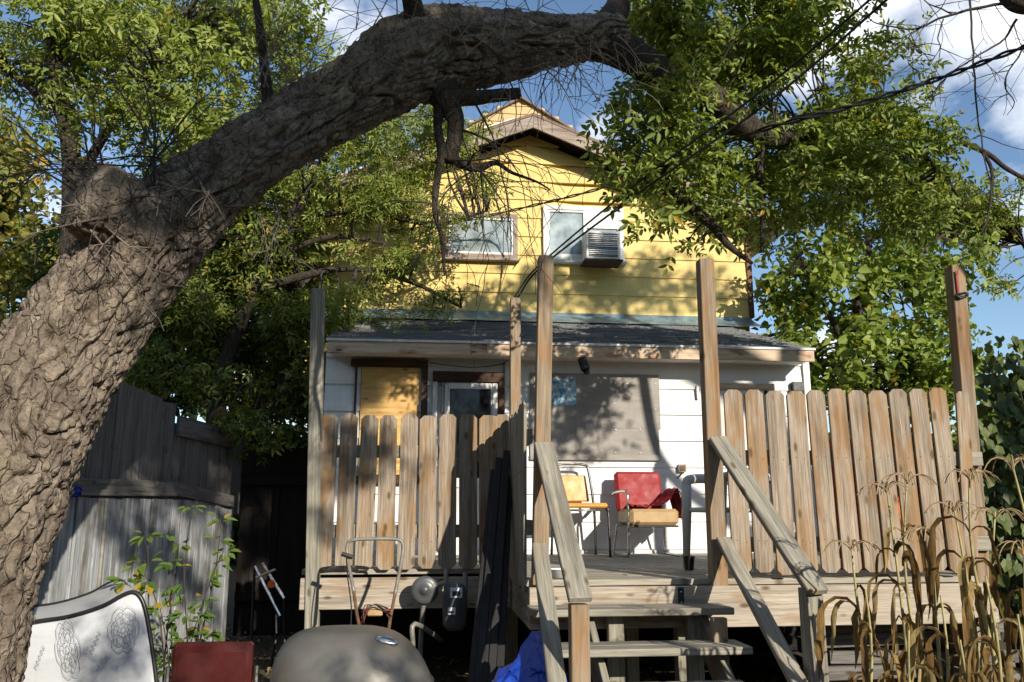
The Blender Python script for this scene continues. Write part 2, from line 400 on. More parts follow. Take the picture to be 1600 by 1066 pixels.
def twig_net(mb, skel, P, rnd, count, r0=.010):
    S = [Vector(s) for s in skel]
    for p in (P[rnd.randrange(len(P))] for _ in range(count)):
        p = Vector(p); s = min(S, key=lambda q: (q-p).length_squared)
        mb.tube(curvy(s, p, -.08, .08, 7, rnd), [r0*(1-.8*i/6) for i in range(7)], 5, cap=False)

# ------------------------------------------------------------------ ground
gb = MB(); n = 60
def gpos(t): return math.copysign(abs(t)**2.6, t)*300
gb.grid([[Vector((gpos(-1+2*i/n), gpos(-1+2*j/n)+3, 0)) for i in range(n+1)] for j in range(n+1)])
for i, v in enumerate(gb.v):
    r = math.hypot(v[0], v[1]); gb.v[i] = (v[0], v[1], (.02*noise.noise(Vector(v)*1.3) - .02) if r < 12 else -.02)
tag(gb.build('ground', M_GROUND, smooth=True), kind='structure')
nl = 9000
P = np.stack([rng.uniform(-5, 4.5, nl), rng.uniform(1.5, 10, nl), rng.uniform(.0, .03, nl)], 1)
d = unit(nl); d[:, 2] *= .25; up = unit(nl)*.35; up[:, 2] += 1; Ls = rng.uniform(.03, .075, nl)
V, F = leaf_arrays(P, d, up, Ls, Ls*.5); o = quad_obj('leaf_litter', V, F, LF_LITTER)
tag(o, 'dry brown leaves scattered over the dirt yard', 'leaves', kind='stuff')

# ------------------------------------------------------------------ wood pieces
def plank(name, p0, p1, w, t, side, mat, parent, bevel=.003, clip=0, both=True):
    """a board from p0 to p1 (local X), width w along `side` (local Y), thickness t (local Z)"""
    p0 = Vector(p0); p1 = Vector(p1); x = (p1-p0).normalized(); ln = (p1-p0).length
    y = Vector(side) - x*Vector(side).dot(x); y.normalize(); z = x.cross(y)
    M = Matrix((x, y, z)).transposed().to_4x4(); M.translation = p0
    mb = MB()
    if clip:
        c = clip; h = w/2
        poly = [(0, -h+(c if both else 0)), ((c if both else 0), -h), (ln-c, -h), (ln, -h+c), (ln, h-c), (ln-c, h), ((c if both else 0), h), (0, h-(c if both else 0))]
        vs = [Vector((a, b, -t/2)) for a, b in poly] + [Vector((a, b, t/2)) for a, b in poly]; m = len(poly)
        mb.add(vs, [tuple(range(m))[::-1], tuple(range(m, 2*m))] + [(i, (i+1)%m, (i+1)%m+m, i+m) for i in range(m)])
    else: mb.box((0, -w/2, -t/2), (ln, w/2, t/2))
    ob_ = mb.build(name, mat, parent, M, bevel=bevel)
    if name == 'picket' and w > .09:                 # two nails at each rail
        nb2 = MB(); zs = -t/2 - .001 if z.y > 0 else t/2 + .001
        for fx in (.17, .62):
            for fy in (-.24, .24): nb2.lathe([(.0034, -.0012), (.0034, .0012)], 6, Matrix.Translation((ln*fx + random.uniform(-.01,.01), w*fy + random.uniform(-.006,.006), zs)))
        nb2.build('nails', M_RUST, ob_, M)
    return ob_
XA = Vector((1,0,0)); YA = Vector((0,1,0)); ZA = Vector((0,0,1))
YF, YL, YW, YU = 5.0, 6.0, 7.85, 9.95            # deck front, set-back deck edge, lean-to wall, upper wall
ZD = at(1000, 905, YF).z                          # deck surface
def zat(py, Y, px=1000): return at(px, py, Y).z
def xat(px, Y, py=700): return at(px, py, Y).x

# ------------------------------------------------------------------ house
XR, XL = xat(1258, YW, 600), xat(508, YW, 600)
ZE = zat(548, YW-.3); ZU = zat(493, YU); ZAP = zat(212, YU, 828); XAP = xat(828, YU, 250)
XUR, XUL = xat(1168, YU, 430), xat(480, YU, 430)
house = thing('house', 'yellow upper storey with white boarded-up lean-to and shingled eave', 'house', ((XL+XR)/2, YW+2, 0))
SL = .40                                           # gable slope
def gz(x): return ZAP - abs(x - XAP)*SL
mb = MB(); mb.prism([(XL, ZD-.1), (XR, ZD-.1), (XR, ZE+.05), (XL, ZE+.05)], YW+.02, YU+.3); mb.build('lower_wall', M_WHT, house)
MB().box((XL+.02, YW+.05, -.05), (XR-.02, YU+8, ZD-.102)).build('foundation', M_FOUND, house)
mb = MB(); mb.prism([(XUL, 2.4), (XUR, 2.4), (XUR, gz(XUR)-.02), (XAP, ZAP-.02), (XUL, gz(XUL)-.02)], YU+.03, YU+8); mb.build('upper_wall', M_YEL, house)
# lapped siding, one board at a time
def lap(x0, x1, z, h, Y, mat, top=None):
    a, b = .028, .010
    def tz(x, zz): return min(zz, top(x)) if top else zz
    xs = [x0, x1] if not top or not (x0 < XAP < x1) else [x0, XAP, x1]
    vs = []; m = len(xs)
    if top and max(top(x) for x in xs) < z + .02: return
    for x in xs: vs += [Vector((x, Y-a, min(z, tz(x, z)))), Vector((x, Y+.02, min(z, tz(x, z)))), Vector((x, Y+.02, tz(x, z+h+.012))), Vector((x, Y-b, tz(x, z+h+.012)))]
    fs = [(0,1,2,3), tuple(4*(m-1)+k for k in (3,2,1,0))]
    for i in range(m-1):
        for k in range(4): fs.append((4*i+k, 4*i+(k+1)%4, 4*i+4+(k+1)%4, 4*i+4+k))
    M = Matrix.Translation(Vector((x0, Y, z))); q = MB(); q.add([v - Vector((x0, Y, z)) for v in vs], fs)
    q.build('siding_board', mat, house, M)
hz = .247; z = ZU; row = 0
while z < ZAP:
    hw = max(0, (ZAP - z)/SL)
    x0, x1 = max(XUL, XAP-hw), min(XUR, XAP+hw)
    cuts = [x0] + [c for c in ([-.9, 1.15] if row % 2 else [.25]) if x0+.1 < c < x1-.1] + [x1]
    for a, b in zip(cuts, cuts[1:]): lap(a+.0015, b-.0015, z, hz, YU, M_YEL, gz)
    z += hz; row += 1
hw_ = (zat(648, YW) - zat(689, YW)); z = zat(648, YW) - hw_*7; row = 0
while z < ZE:
    h = min(hw_, ZE - z)
    cuts = [XL] + ([.55] if row % 2 else [1.35, -.2]); cuts = sorted(cuts) + [XR]
    if z + h > ZD - .08:
        for a, b in zip(cuts, cuts[1:]): lap(a+.0012, b-.0012, max(z, ZD-.09), h - max(0, ZD-.09-z), YW, M_WHT)
    z += hw_; row += 1
MB().box((XR-.03, YW-.045, ZD-.1), (XR+.035, YW+.05, ZE)).build('corner_trim', M_TRIMW, house)
MB().box((XUR-.02, YU-.045, ZU), (XUR+.045, YU+.05, gz(XUR)-.05)).build('corner_trim', M_RUST, house)
# gable roof with barge boards
def slope_slab(x0, x1, zoff, th, y0, y1):
    return MB().prism([(x0, gz(x0)+zoff), (x1, gz(x1)+zoff), (x1, gz(x1)+zoff+th), (x0, gz(x0)+zoff+th)], y0, y1)
OV = .34
rf = slope_slab(XAP, XUR+.38, .10, .035, YU-OV-.03, YU+8).build('roof', M_SHING2, house)
rf2 = slope_slab(XUL-.4, XAP, .10, .035, YU-OV-.03, YU+8).build('roof', M_SHING2, house)
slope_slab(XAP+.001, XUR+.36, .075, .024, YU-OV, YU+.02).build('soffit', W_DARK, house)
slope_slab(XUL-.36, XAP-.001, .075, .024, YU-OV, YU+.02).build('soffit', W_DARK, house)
slope_slab(XAP+.002, XUR+.37, -.06, .155, YU-OV-.025, YU-OV).build('barge_board', M_TRIMG, house)
slope_slab(XUL-.38, XAP-.002, -.06, .155, YU-OV-.025, YU-OV).build('barge_board', M_TRIMG, house)
slope_slab(XUL-.38, XAP-.25, .137, .016, YU-OV-.035, YU-OV+.03).build('roof_edge', M_TRIMW, house)
MB().tube([(XUR+.36, YU-OV+.02, gz(XUR)-.14), (XUR+.40, YU+8, gz(XUR)-.14)], .06, 10).build('gutter', M_TRIMW, house)
# taller rear gable showing over the ridge
a_, b_ = at(814, 157, YU+4.2), at(740, 200, YU+4.2)
s2 = .62; xx = a_.x
mb = MB().prism([(xx-.95, a_.z-.95*s2-1.4), (xx+.95, a_.z-.95*s2-1.4), (xx+.95, a_.z-.95*s2), (xx, a_.z), (xx-.95, a_.z-.95*s2)], YU+4.2, YU+7); mb.build('rear_gable', M_OCHRE, house)
for k in range(7):
    zz = a_.z - .13 - k*.16; w = (a_.z - zz)/s2 - .02
    if w > .05: MB().box((xx-w, YU+4.172, zz), (xx+w, YU+4.2, zz+.145 if k else zz+.02)).build('siding_board', M_OCHRE, house)
for sg in (-1, 1):
    MB().prism([(xx, a_.z), (xx+sg*1.0, a_.z-1.0*s2), (xx+sg*1.0, a_.z-1.0*s2+.035), (xx, a_.z+.035)], YU+4.1, YU+7).build('rear_roof', M_SHING2, house)
# lean-to roof, eave and flashing
YE = YW - .32; ZR0 = zat(541, YE); ZR1 = zat(505, YU-.03); RX0, RX1 = xat(512, YE, 541), xat(1268, YE, 541)
def rz_(y): return lerp(ZR0, ZR1, (y-YE)/(YU-YE))
mb = MB(); mb.prism([(YE+.0, ZR0-.05), (YU, ZR1-.05), (YU, ZR1), (YE, ZR0)], RX0, RX1)
mb.v = [(v[1], v[0], v[2]) for v in mb.v]; lr = mb.build('lean_to_roof', M_SHINGLE, house)
sb = MB(); nc = 20; rr = random.Random(3)
for c in range(nc):
    y0 = lerp(YE-.02, YU-.05, c/nc); y1 = lerp(YE-.02, YU-.05, (c+1.25)/nc); x = RX0 - rr.random()*.2
    while x < RX1:
        w = rr.uniform(.12, .22); xa, xb = max(x, RX0-.015), min(x+w-.006, RX1+.015)
        if xb > xa + .01:
            dz = rr.uniform(.004, .016); lo = rr.uniform(-.012, .012)
            sb.add([(xa, y0+lo, rz_(y0+lo)+dz+.008), (xb, y0+lo, rz_(y0+lo)+dz+.008), (xb, y1, rz_(y1)+.004), (xa, y1, rz_(y1)+.004), (xa, y0+lo, rz_(y0)-.002), (xb, y0+lo, rz_(y0)-.002)], [(0,1,2,3), (4,5,1,0), (0,3,4), (1,5,2)])
        x += w
tag(sb.build('shingles', M_SHINGLE, lr), kind='stuff')
for a_, b_ in ((RX0, .55), (.553, 2.2), (2.203, RX1)): plank('fascia_board', (a_, YE-.025, ZR0-.072), (b_, YE-.025, ZR0-.072), .108, .038, ZA, W_OLD, house)
MB().box((RX0-.01, YE-.058, ZR0-.016), (RX1+.01, YE+.02, ZR0+.006)).build('drip_edge', M_TRIMW, house)
MB().box((RX0+.02, YE-.002, ZR0-.105), (RX1-.02, YW-.03, ZR0-.09)).build('soffit', M_TRIMW, house)
fr = []
for i in range(50):
    x = lerp(XUL, XUR, i/49); j = .02*noise.noise(Vector((x*3, 0, 0)))
    fr.append([Vector((x, YU-.03, ZU+.0)), Vector((x, YU-.06+j, ZU-.04)), Vector((x, YU-.22+j, lerp(ZU-.09, rz_(YU-.22)+.03, .6))), Vector((x, YU-.42+j*1.5, rz_(YU-.42)+.035))])
MB().grid(fr).build('flashing', M_FLASH, house, smooth=True)
# windows upstairs
def window(x0, x1, y0, y1, Y, fw=.055, mat=M_TRIMW, mull=None, pane=M_CURT):
    a = at(x0, y1, Y); b = at(x1, y0, Y); A, B = (a.x, a.z), (b.x, b.z); yf = Y-.075
    w = thing_part('window', house, Vector(((A[0]+B[0])/2, Y, A[1])))
    for nm, p, q in (('frame', (A[0], yf, B[1]-fw), (B[0], Y-.011, B[1])), ('frame', (A[0], yf, A[1]), (B[0], Y-.011, A[1]+fw)),
                     ('frame', (A[0], yf+.002, A[1]+fw), (A[0]+fw, Y-.011, B[1]-fw)), ('frame', (B[0]-fw, yf+.002, A[1]+fw), (B[0], Y-.011, B[1]-fw))):
        MB().box(p, q).build(nm, mat, w, bevel=.004)
    MB().box((A[0]+fw, yf+.03, A[1]+fw), (B[0]-fw, Y-.02, B[1]-fw)).build('pane', pane, w)
    s_ = .028
    for p, q in (((A[0]+fw, yf+.012, A[1]+fw), (A[0]+fw+s_, yf+.03, B[1]-fw)), ((B[0]-fw-s_, yf+.012, A[1]+fw), (B[0]-fw, yf+.03, B[1]-fw)),
                 ((A[0]+fw+s_, yf+.012, A[1]+fw), (B[0]-fw-s_, yf+.03, A[1]+fw+s_)), ((A[0]+fw+s_, yf+.012, B[1]-fw-s_), (B[0]-fw-s_, yf+.03, B[1]-fw))):
        MB().box(p, q).build('sash', M_TRIMW, w)
    MB().box((A[0]-.02, yf-.04, A[1]-.035), (B[0]+.02, Y-.011, A[1]-.002)).build('sill', mat, w, bevel=.004)
    if mull: 
        m = xat(mull, Y, y0); MB().box((m-.02, yf+.008, A[1]+fw), (m+.02, yf+.03, B[1]-fw)).build('mullion', M_TRIMW, w)
    return w
def thing_part(name, parent, loc):
    o = bpy.data.objects.new(name, None); o.empty_display_size = .05; return link(o, parent, Matrix.Translation(loc))
window(694, 808, 338, 404, YU, mat=M_TRIMG)
w2 = window(848, 972, 328, 408, YU, mull=912)
MB().box((xat(914, YU, 350), YU-.068, zat(362, YU)), (xat(966, YU, 350)-.0, YU-.046, zat(334, YU))).build('filler_panel', M_TRIMW, w2)
# air conditioner
a, b = at(916, 404, YU-.36), at(968, 362, YU-.36)
ac = thing('air_conditioner', 'boxy window air conditioner with rusty grille in the upstairs window', 'air conditioner', ((a.x+b.x)/2, YU-.2, a.z))
MB().box((a.x, YU-.36, a.z), (b.x, YU-.078, b.z)).build('case', M_TRIMW, ac, bevel=.012)
MB().box((a.x+.035, YU-.364, a.z+.03), (b.x-.03, YU-.361, b.z-.03)).build('grille_back', M_DARKMET, ac)
for k in range(13):
    zz = lerp(a.z+.035, b.z-.04, k/12); MB().box((a.x+.035, YU-.372, zz), (b.x-.03, YU-.3645, zz+.011)).build('grille_slat', M_TRIMW if k % 4 else M_GALV, ac)
MB().box((a.x-.02, YU-.38, a.z-.03), (b.x+.03, YU-.08, a.z-.004)).build('support_shelf', W_DARK, ac)
# lower wall openings
YB = YW - .03
def wallbox(name, x0, x1, y0, y1, d0, d1, mat, parent=house, bevel=.003):
    a = at(x0, y1, YW-.03); b = at(x1, y0, YW-.03)
    c = Vector((a.x, YW, a.z)); M = Matrix.Translation(c)
    if b.z - a.z > b.x - a.x: M = M @ Matrix.Rotation(-PI/2, 4, 'Y') ; bx = MB().box((0, -d1, -(b.x-a.x)), (b.z-a.z, -d0, 0))
    else: bx = MB().box((0, -d1, 0), (b.x-a.x, -d0, b.z-a.z))
    return bx.build(name, mat, parent, M, bevel=bevel)
bw = thing_part('boarded_window', house, Vector((xat(608, YW), YW, 1.4)))
pa, pb = at(559, 742, YW-.03), at(655, 575, YW-.03); plank('plywood_sheet', (pa.x, YW-.038, (pa.z+pb.z)/2), (pb.x, YW-.038, (pa.z+pb.z)/2), pb.z-pa.z, .014, ZA, W_PLY, bw)
for q in ((549, 559, 572, 752), (655, 669, 572, 752)): wallbox('frame', *q, .03, .075, W_DARK, bw)
wallbox('frame', 549, 669, 564, 573, .03, .08, W_DARK, bw); wallbox('sill', 547, 671, 744, 756, .03, .09, W_DARK, bw)
dr = thing_part('door', house, Vector((xat(730, YW), YW, ZD)))
wallbox('door_frame', 671, 684, 582, 862, .030, .060, M_TRIMW, dr)
for q in ((684.5, 690, 589, 862), (778, 787, 589, 862)): wallbox('door_frame', *q, .03, .085, W_DARK, dr)
wallbox('door_frame', 676, 787, 583, 597, .032, .088, W_DARK, dr)
wallbox('storm_door', 690.5, 777.5, 599, 862, .030, .050, M_TRIMW, dr)
wallbox('stile', 691, 700, 600, 861, .0505, .066, M_TRIMW, dr); wallbox('stile', 768, 777, 600, 861, .0505, .066, M_TRIMW, dr)
wallbox('stile', 700.5, 767.5, 600, 608, .0505, .065, M_TRIMW, dr); wallbox('stile', 700.5, 767.5, 748, 762, .0505, .065, M_TRIMW, dr)
wallbox('pane', 701, 767, 609, 747, .051, .056, M_DARKGLASS, dr)
wallbox('handle', 770, 775, 715, 735, .0665, .10, M_BLACK, dr)
gbd = thing_part('window_board', house, Vector((xat(930, YW), YW, 1.8)))
sheet1 = wallbox('board_sheet', 828, 1029, 669.5, 718, .030, .043, M_BOARD, gbd); wallbox('board_sheet', 828, 1029, 586, 669, .030, .045, M_BOARD, gbd)
wallbox('board_batten', 828, 1031, 712, 719, .046, .058, M_BOARD, gbd)
for px, py in [(868,716),(900,672),(935,672),(962,672),(1000,671),(1022,671),(1024,600),(1024,640),(1024,705),(962,708),(1000,708),(900,708),(835,600),(835,640),(960,631),(930,600),(980,600)]:
    c = at(px, py, YW-.05); MB().lathe([(.0001,0), (.008,.0), (.006,.004), (.0001,.005)], 8, Matrix.Translation(Vector((c.x, YW-.046, c.z))) @ Matrix.Rotation(PI/2, 4, 'X')).build('nail_head', M_STEEL, gbd)
sw = thing_part('small_window', house, Vector((xat(1165, YW), YW, 2)))
wallbox('header', 1120, 1207, 601, 610, .03, .08, W_OLD, sw); wallbox('frame', 1124, 1131, 611, 716, .03, .07, M_TRIMW, sw); wallbox('frame', 1197, 1204, 611, 716, .03, .07, M_TRIMW, sw)
wallbox('frame', 1131.5, 1196.5, 611, 617, .03, .07, M_TRIMW, sw); wallbox('pane', 1132, 1196, 618, 712, .03, .045, M_CURT, sw); wallbox('sill', 1120, 1207, 717, 724, .03, .09, M_TRIMW, sw)
wallbox('mullion', 1161, 1165, 618, 712, .046, .06, M_TRIMW, sw)
wallbox('base_board', 512, 1256, 858, 880, .03, .05, M_TRIMW)
ob = thing_part('outlet_box', house, Vector((xat(1065, YW), YW, 1.3)))
wallbox('box', 1059, 1071, 726, 738, .03, .055, M_GALV, ob); wallbox('cover', 1061, 1069, 728, 736, .056, .062, M_RUST, ob)
c = at(1062, 744, YW-.04); MB().tube([c+Vector((.03,0,.03)), c, c+Vector((-.03,-.01,-.02))], .006, 6).build('cable_stub', M_CABLE, ob)
wallbox('hook', 1088, 1091, 603, 624, .03, .05, M_STEEL); wallbox('doorbell', 797, 803, 600, 606, .03, .05, M_BLACK)
wallbox('conduit', 786, 789, 566, 700, .03, .05, M_GALV)
q = [at(x, y, YW-.1) for x, y in ((672,567),(700,571),(740,574),(780,570),(795,562))]
MB().tube([Vector(v) for v in crom(q, 5)], .005, 5).build('cable', M_CABLE, house)
art = wallbox('paper_notice', 859, 899, 591, 633, .046, .05, M_ART, None)
tag(art, 'blue and white patterned sheet pinned to the grey window board', 'notice')
# vent box right of small window
wallbox('vent_box', 1236, 1252, 598, 612, .03, .09, M_BLACK)
# security camera
c = at(913, 570, YE-.10)
scm = thing('security_camera', 'black camera fixed under the fascia above the grey board', 'camera', c + Vector((0,.08,.09)))
MB().box(c+Vector((-.035,.05,.06)), c+Vector((.035,.053+.05,.078))).build('bracket', M_PLBLACK, scm)
MB().tube([c+Vector((0,.06,.075)), c+Vector((0,.02,.03))], .012, 8).build('arm', M_PLBLACK, scm)
MB().tube([c+Vector((-.02,.0,.055)), c+Vector((.008,-.02,-.05))], [.043,.043], 14).build('housing', M_PLBLACK, scm)
MB().tube([c+Vector((.008,-.02,-.05)), c+Vector((.018,-.035,-.085))], [.036,.026], 14).build('lens', M_DARKGLASS, scm)

# ------------------------------------------------------------------ deck
XS = xat(826, YF, 920)                              # left corner of the front bay
XE = xat(1548, YF, 900); XL1 = xat(470, YL, 915)
deck = thing('deck', 'weathered plank deck raised on posts behind the house', 'deck', (0, 6.4, 0))
y = YF + .01; bwid = .138
while y < YW - .06:
    x0 = XS-.012 if y < YL else XL1
    cut = random.uniform(1.2, 2.4)
    for a, b in ((x0, cut), (cut+.003, XE+.02)):
        plank('deck_board', (a, y+bwid/2, ZD-.019+random.uniform(-.0015,.0015)), (b, y+bwid/2, ZD-.019+random.uniform(-.0015,.0015)), bwid, .036, YA, W_DECK, deck)
    y += bwid + .006
RH = .235
plank('rim_board', (XS, YF-.02, ZD-.04-RH/2), (XE, YF-.02, ZD-.04-RH/2), RH, .038, ZA, W_RIM, deck)
plank('rim_board', (XS+.019, YF+.002, ZD-.04-RH/2), (XS+.019, YL+.1, ZD-.04-RH/2), RH, .036, ZA, W_GREY, deck)
plank('rim_board', (XL1, YL-.02, ZD-.04-RH/2), (XS-.005, YL-.02, ZD-.04-RH/2), RH*.88, .038, ZA, W_RIM, deck)
plank('rim_board', (XE-.02, YF+.01, ZD-.04-RH/2), (XE-.02, YW-.1, ZD-.04-RH/2), RH, .036, ZA, W_GREY, deck)
for k in range(4): plank('sun_block_board', (XE-.045, YF+.05, .07+k*.145), (XE-.045, YW-.1, .07+k*.145), .138, .019, ZA, W_GREY, deck)  # boards added to keep side sun out from under the deck
for x in np.arange(XS+.4, XE-.1, .41): plank('joist', (x, YF+.02, ZD-.04-.1), (x, YW-.1, ZD-.04-.1), .19, .038, ZA, W_GREY, deck)
for x, yy in ((XS+.12, YF+.08), (1.6, YF+.2), (XE-.1, YF+.08), (XS+.1, YL+.9), (1.6, 6.5), (XE-.1, 6.5)):
    plank('support_post', (x, yy, -.02), (x, yy, ZD-.045), .089, .089, XA, W_GREY, deck)
c = at(1064, 933, YF-.042); MB().box(c+Vector((-.018,-.004,-.045)), c+Vector((.018,.0,.055))).build('strap_plate', M_BLACK, deck)
for k in (-.03,.03): MB().lathe([(.0001,0),(.006,0),(.004,.004),(.0001,.005)], 8, Matrix.Translation(c+Vector((0,-.005,k))) @ Matrix.Rotation(PI/2,4,'X')).build('bolt', M_CHROME, deck)

# railings
PW = .140
def tall_post(xb, yb, xt, yt, Y, w, par, dz=-.05, d=.089, mat=W_POST):
    a = at(xb, yb, Y); b = at(xt, yt, Y); return plank('post', a+Vector((0,0,dz)), b, w, d, XA, mat, par, .004)
r1 = thing('picket_railing', 'clipped-top picket railing on the set-back deck edge beside the door', 'railing', (xat(640, YL), YL, ZD), 'deck railings')
pxs = [510, 542, 573.5, 604.5, 637, 668, 699, 731, 762, 784]
zt, zb = zat(649, YL, 640), zat(889, YL, 640)
for i, px in enumerate(pxs):
    x = xat(px, YL, 770); l = random.uniform(-.006,.006)
    plank('picket', (x+l, YL-.03, zb+random.uniform(-.006,.006)), (x-l, YL-.03, zt+random.uniform(-.01,.01)), PW*random.uniform(.86,.92), .019, XA, W_PICK, r1, .002, .03)
for py in (706, 830): plank('rail', (xat(494, YL), YL+.0, zat(py, YL, 640)), (xat(796, YL), YL+.0, zat(py, YL, 640)), .089, .036, ZA, W_GREY, r1)
tall_post(489, 1020, 497, 453, YL-.01, .092, r1, -.3, .089, W_GREY)
tall_post(804, 862, 805, 467, YL+.28, .078, r1)
r2 = thing('picket_railing', 'short side railing of narrow pickets leading back from the stair post', 'railing', (XS, 5.5, ZD), 'deck railings')
for i in range(7):
    yy = lerp(YF+.13, YL-.12, i/6)
    plank('picket', (XS-.012, yy, ZD-.06+random.uniform(-.01,.01)), (XS-.012+random.uniform(-.006,.006), yy, zat(626, YF, 835)+random.uniform(-.015,.01)), .125, .019, YA, W_GREY, r2, .002, .03, False)
for zz in (.3, .85): plank('rail', (XS+.018, YF+.06, ZD+zz), (XS+.018, YL-.05, ZD+zz), .089, .036, ZA, W_GREY, r2)
tall_post(843, 900, 852.5, 402, YF+.01, .092, r2)
r3 = thing('picket_railing', 'long sunlit picket railing between the stair and the dark hedge', 'railing', (xat(1330, YF), YF, ZD), 'deck railings')
n3 = 11; x0, x1 = xat(1152, YF-.05, 760), xat(1481, YF-.05, 760)
for i in range(n3):
    x = lerp(x0, x1, i/(n3-1)); ln = lerp(-.003, -.028, i/(n3-1)) + random.uniform(-.006,.006)
    plank('picket', (x-ln*.5, YF-.055, zat(899, YF, 1200)+random.uniform(-.008,.008)+.012), (x+ln*.5, YF-.055, zat(615, YF, 1300)+random.uniform(-.008,.008)+lerp(0,.03,i/10)), PW*random.uniform(.83,.88), .019, XA, W_PICK, r3, .002, .028)
a, b = at(1518, 878, YF-.055), at(1502, 612, YF-.055); plank('picket', a, b, .085, .019, XA, W_PICK, r3, .002, .02)
for py in (716, 850): plank('rail', (xat(1128, YF), YF-.02, zat(py, YF, 1300)), (xat(1528, YF), YF-.02, zat(py, YF, 1300)), .089, .036, ZA, W_GREY, r3)
tall_post(1122, 905, 1101, 407, YF+.01, .094, r3)
tall_post(1531, 905, 1491, 417, YF+.05, .094, r3)
# chain and lock on the tall end post
c = at(1497, 455, YF-.005); MB().box(c+Vector((-.006,-.004,-.05)), c+Vector((.006,0,.14))).build('strap', M_RED, r3)
MB().tube([c+Vector((-.03,-.01,-.03)), c+Vector((.03,-.03,-.02)), c+Vector((.06,-.0,-.03)), c+Vector((.0,-.01,-.05)), c+Vector((-.03,-.01,-.03))], .009, 6).build('hook', M_BLACK, r3)

# stairs
st = thing('deck_stairs', 'open plank steps with sloping handrails up to the deck', 'stairs', (xat(1050, 4.5), 4.5, 0))
def tread(y0, xl, xr, Yf, dep):
    a = at(xl, y0, Yf); b = at(xr, y0, Yf)
    zz = (a.z+b.z)/2
    for k in range(2): plank('tread', (a.x, Yf+dep*(k+.5)/2, zz-.019), (b.x, Yf+dep*(k+.5)/2, zz-.019), dep/2-.006, .038, YA, W_GREY, st, .004)
    return zz
t1 = tread(952, 832, 1148, 4.70, .27); t2 = tread(1014, 860, 1177, 4.42, .27)
a = at(860, 1080, 4.14); t3 = tread(1083, 870, 1190, 4.14, .27)
for px in (935, 1122):
    x = xat(px, 4.6, 980); plank('stringer', (x, YF-.05, ZD-.22), (x, 3.95, .0), .19, .038, ZA, W_GREY, st)
for px in (960, 1082): plank('stair_post', (xat(px, 4.9, 980), 4.88, 0), (xat(px, 4.9, 980), 4.88, t1-.04), .089, .06, XA, W_GREY, st)
plank('stair_post', (xat(1131, 4.55, 1000), 4.62, 0), (xat(1131, 4.55, 1000), 4.62, t1-.04), .08, .06, XA, W_POST, st)
def nodeg(px0, py0, Y0, px1, py1, Y1, w, t, nm, mat):
    a, b = at(px0, py0, Y0), at(px1, py1, Y1); return plank(nm, a, b, w, t, XA, mat, st, .005)
nodeg(849, 694, YF-.02, 907, 938, 4.02, .115, .038, 'handrail', W_GREY); nodeg(1121, 685, YF-.06, 1278, 926, 4.0, .112, .038, 'handrail', W_GREY)
nodeg(843, 852, YF-.05, 872, 1085, 4.02, .09, .038, 'lower_rail', W_GREY); nodeg(1129, 842, YF-.06, 1262, 1095, 3.96, .085, .038, 'lower_rail', W_GREY)
for px, py in ((904, 948), (1267, 938)):
    a = at(px, py, 4.09); h0, h1 = (at(849,694,YF-.02), at(907,938,4.02)) if px < 1000 else (at(1121,685,YF-.06), at(1278,926,4.0))
    a.z = lerp(h1.z, h0.z, (4.045-h1.y)/(h0.y-h1.y)) - (.045 if px < 1000 else .026)
    plank('newel_post', (a.x, 4.09, -.02), (a.x, 4.09, a.z), .089, .089, XA, W_POST if px < 1000 else W_GREY, st, .004)
for px, py, Y in ((898,905,4.07),(906,905,4.07),(1115,697,4.93)):
    pass

# ------------------------------------------------------------------ things on the deck
def rot(o_, rz): return Matrix.Translation(Vector(o_)) @ Matrix.Rotation(rz, 4, 'Z')
# ochre stacking chair
Yc = 7.42; cx = xat(906, Yc, 800)
ch = thing('stacking_chair', 'ochre padded stacking chair with dark tube hoop back against white wall', 'chair', (cx, Yc, ZD), rz=.10, scl=.97)
B = WM[ch.name]
def part(mb, nm, mat, par, smooth=True, bevel=0): return mb.build(nm, mat, par, B, smooth=smooth, bevel=bevel)
def hoop(pts, r, n=5): return MB().tube([Vector(v) for v in crom(pts, n)], r, 8)
part(hoop([(-.215,.22,.0),(-.20,.205,.42),(-.165,.25,.78),(-.13,.262,.835),(0,.265,.845),(.13,.262,.835),(.165,.25,.78),(.20,.205,.42),(.215,.22,.0)], .0125), 'back_hoop', M_GUN, ch)
for s in (-1, 1): part(hoop([(s*.195,.18,.42),(s*.20,-.15,.425),(s*.21,-.19,.38),(s*.215,-.21,.0)], .0125), 'leg', M_GUN, ch)
part(MB().tube([(-.2,-.17,.41),(.2,-.17,.41)], .009, 8), 'crossbar', M_STEEL, ch)
def pad(x0, x1, y0, y1, z0, z1, M=None): return MB().box((x0,y0,z0),(x1,y1,z1), M)
part(pad(-.205,.205,-.21,.2,.43,.475), 'seat', M_YELV, ch, False, .014)
mb = MB().prism([(-.185,.515),(.185,.515),(.155,.765),(-.155,.765)], .205, .235, Matrix.Translation((0,.03,0)) @ Matrix.Rotation(-.1, 4, 'X')); part(mb, 'backrest', M_YELV, ch, False, .01)
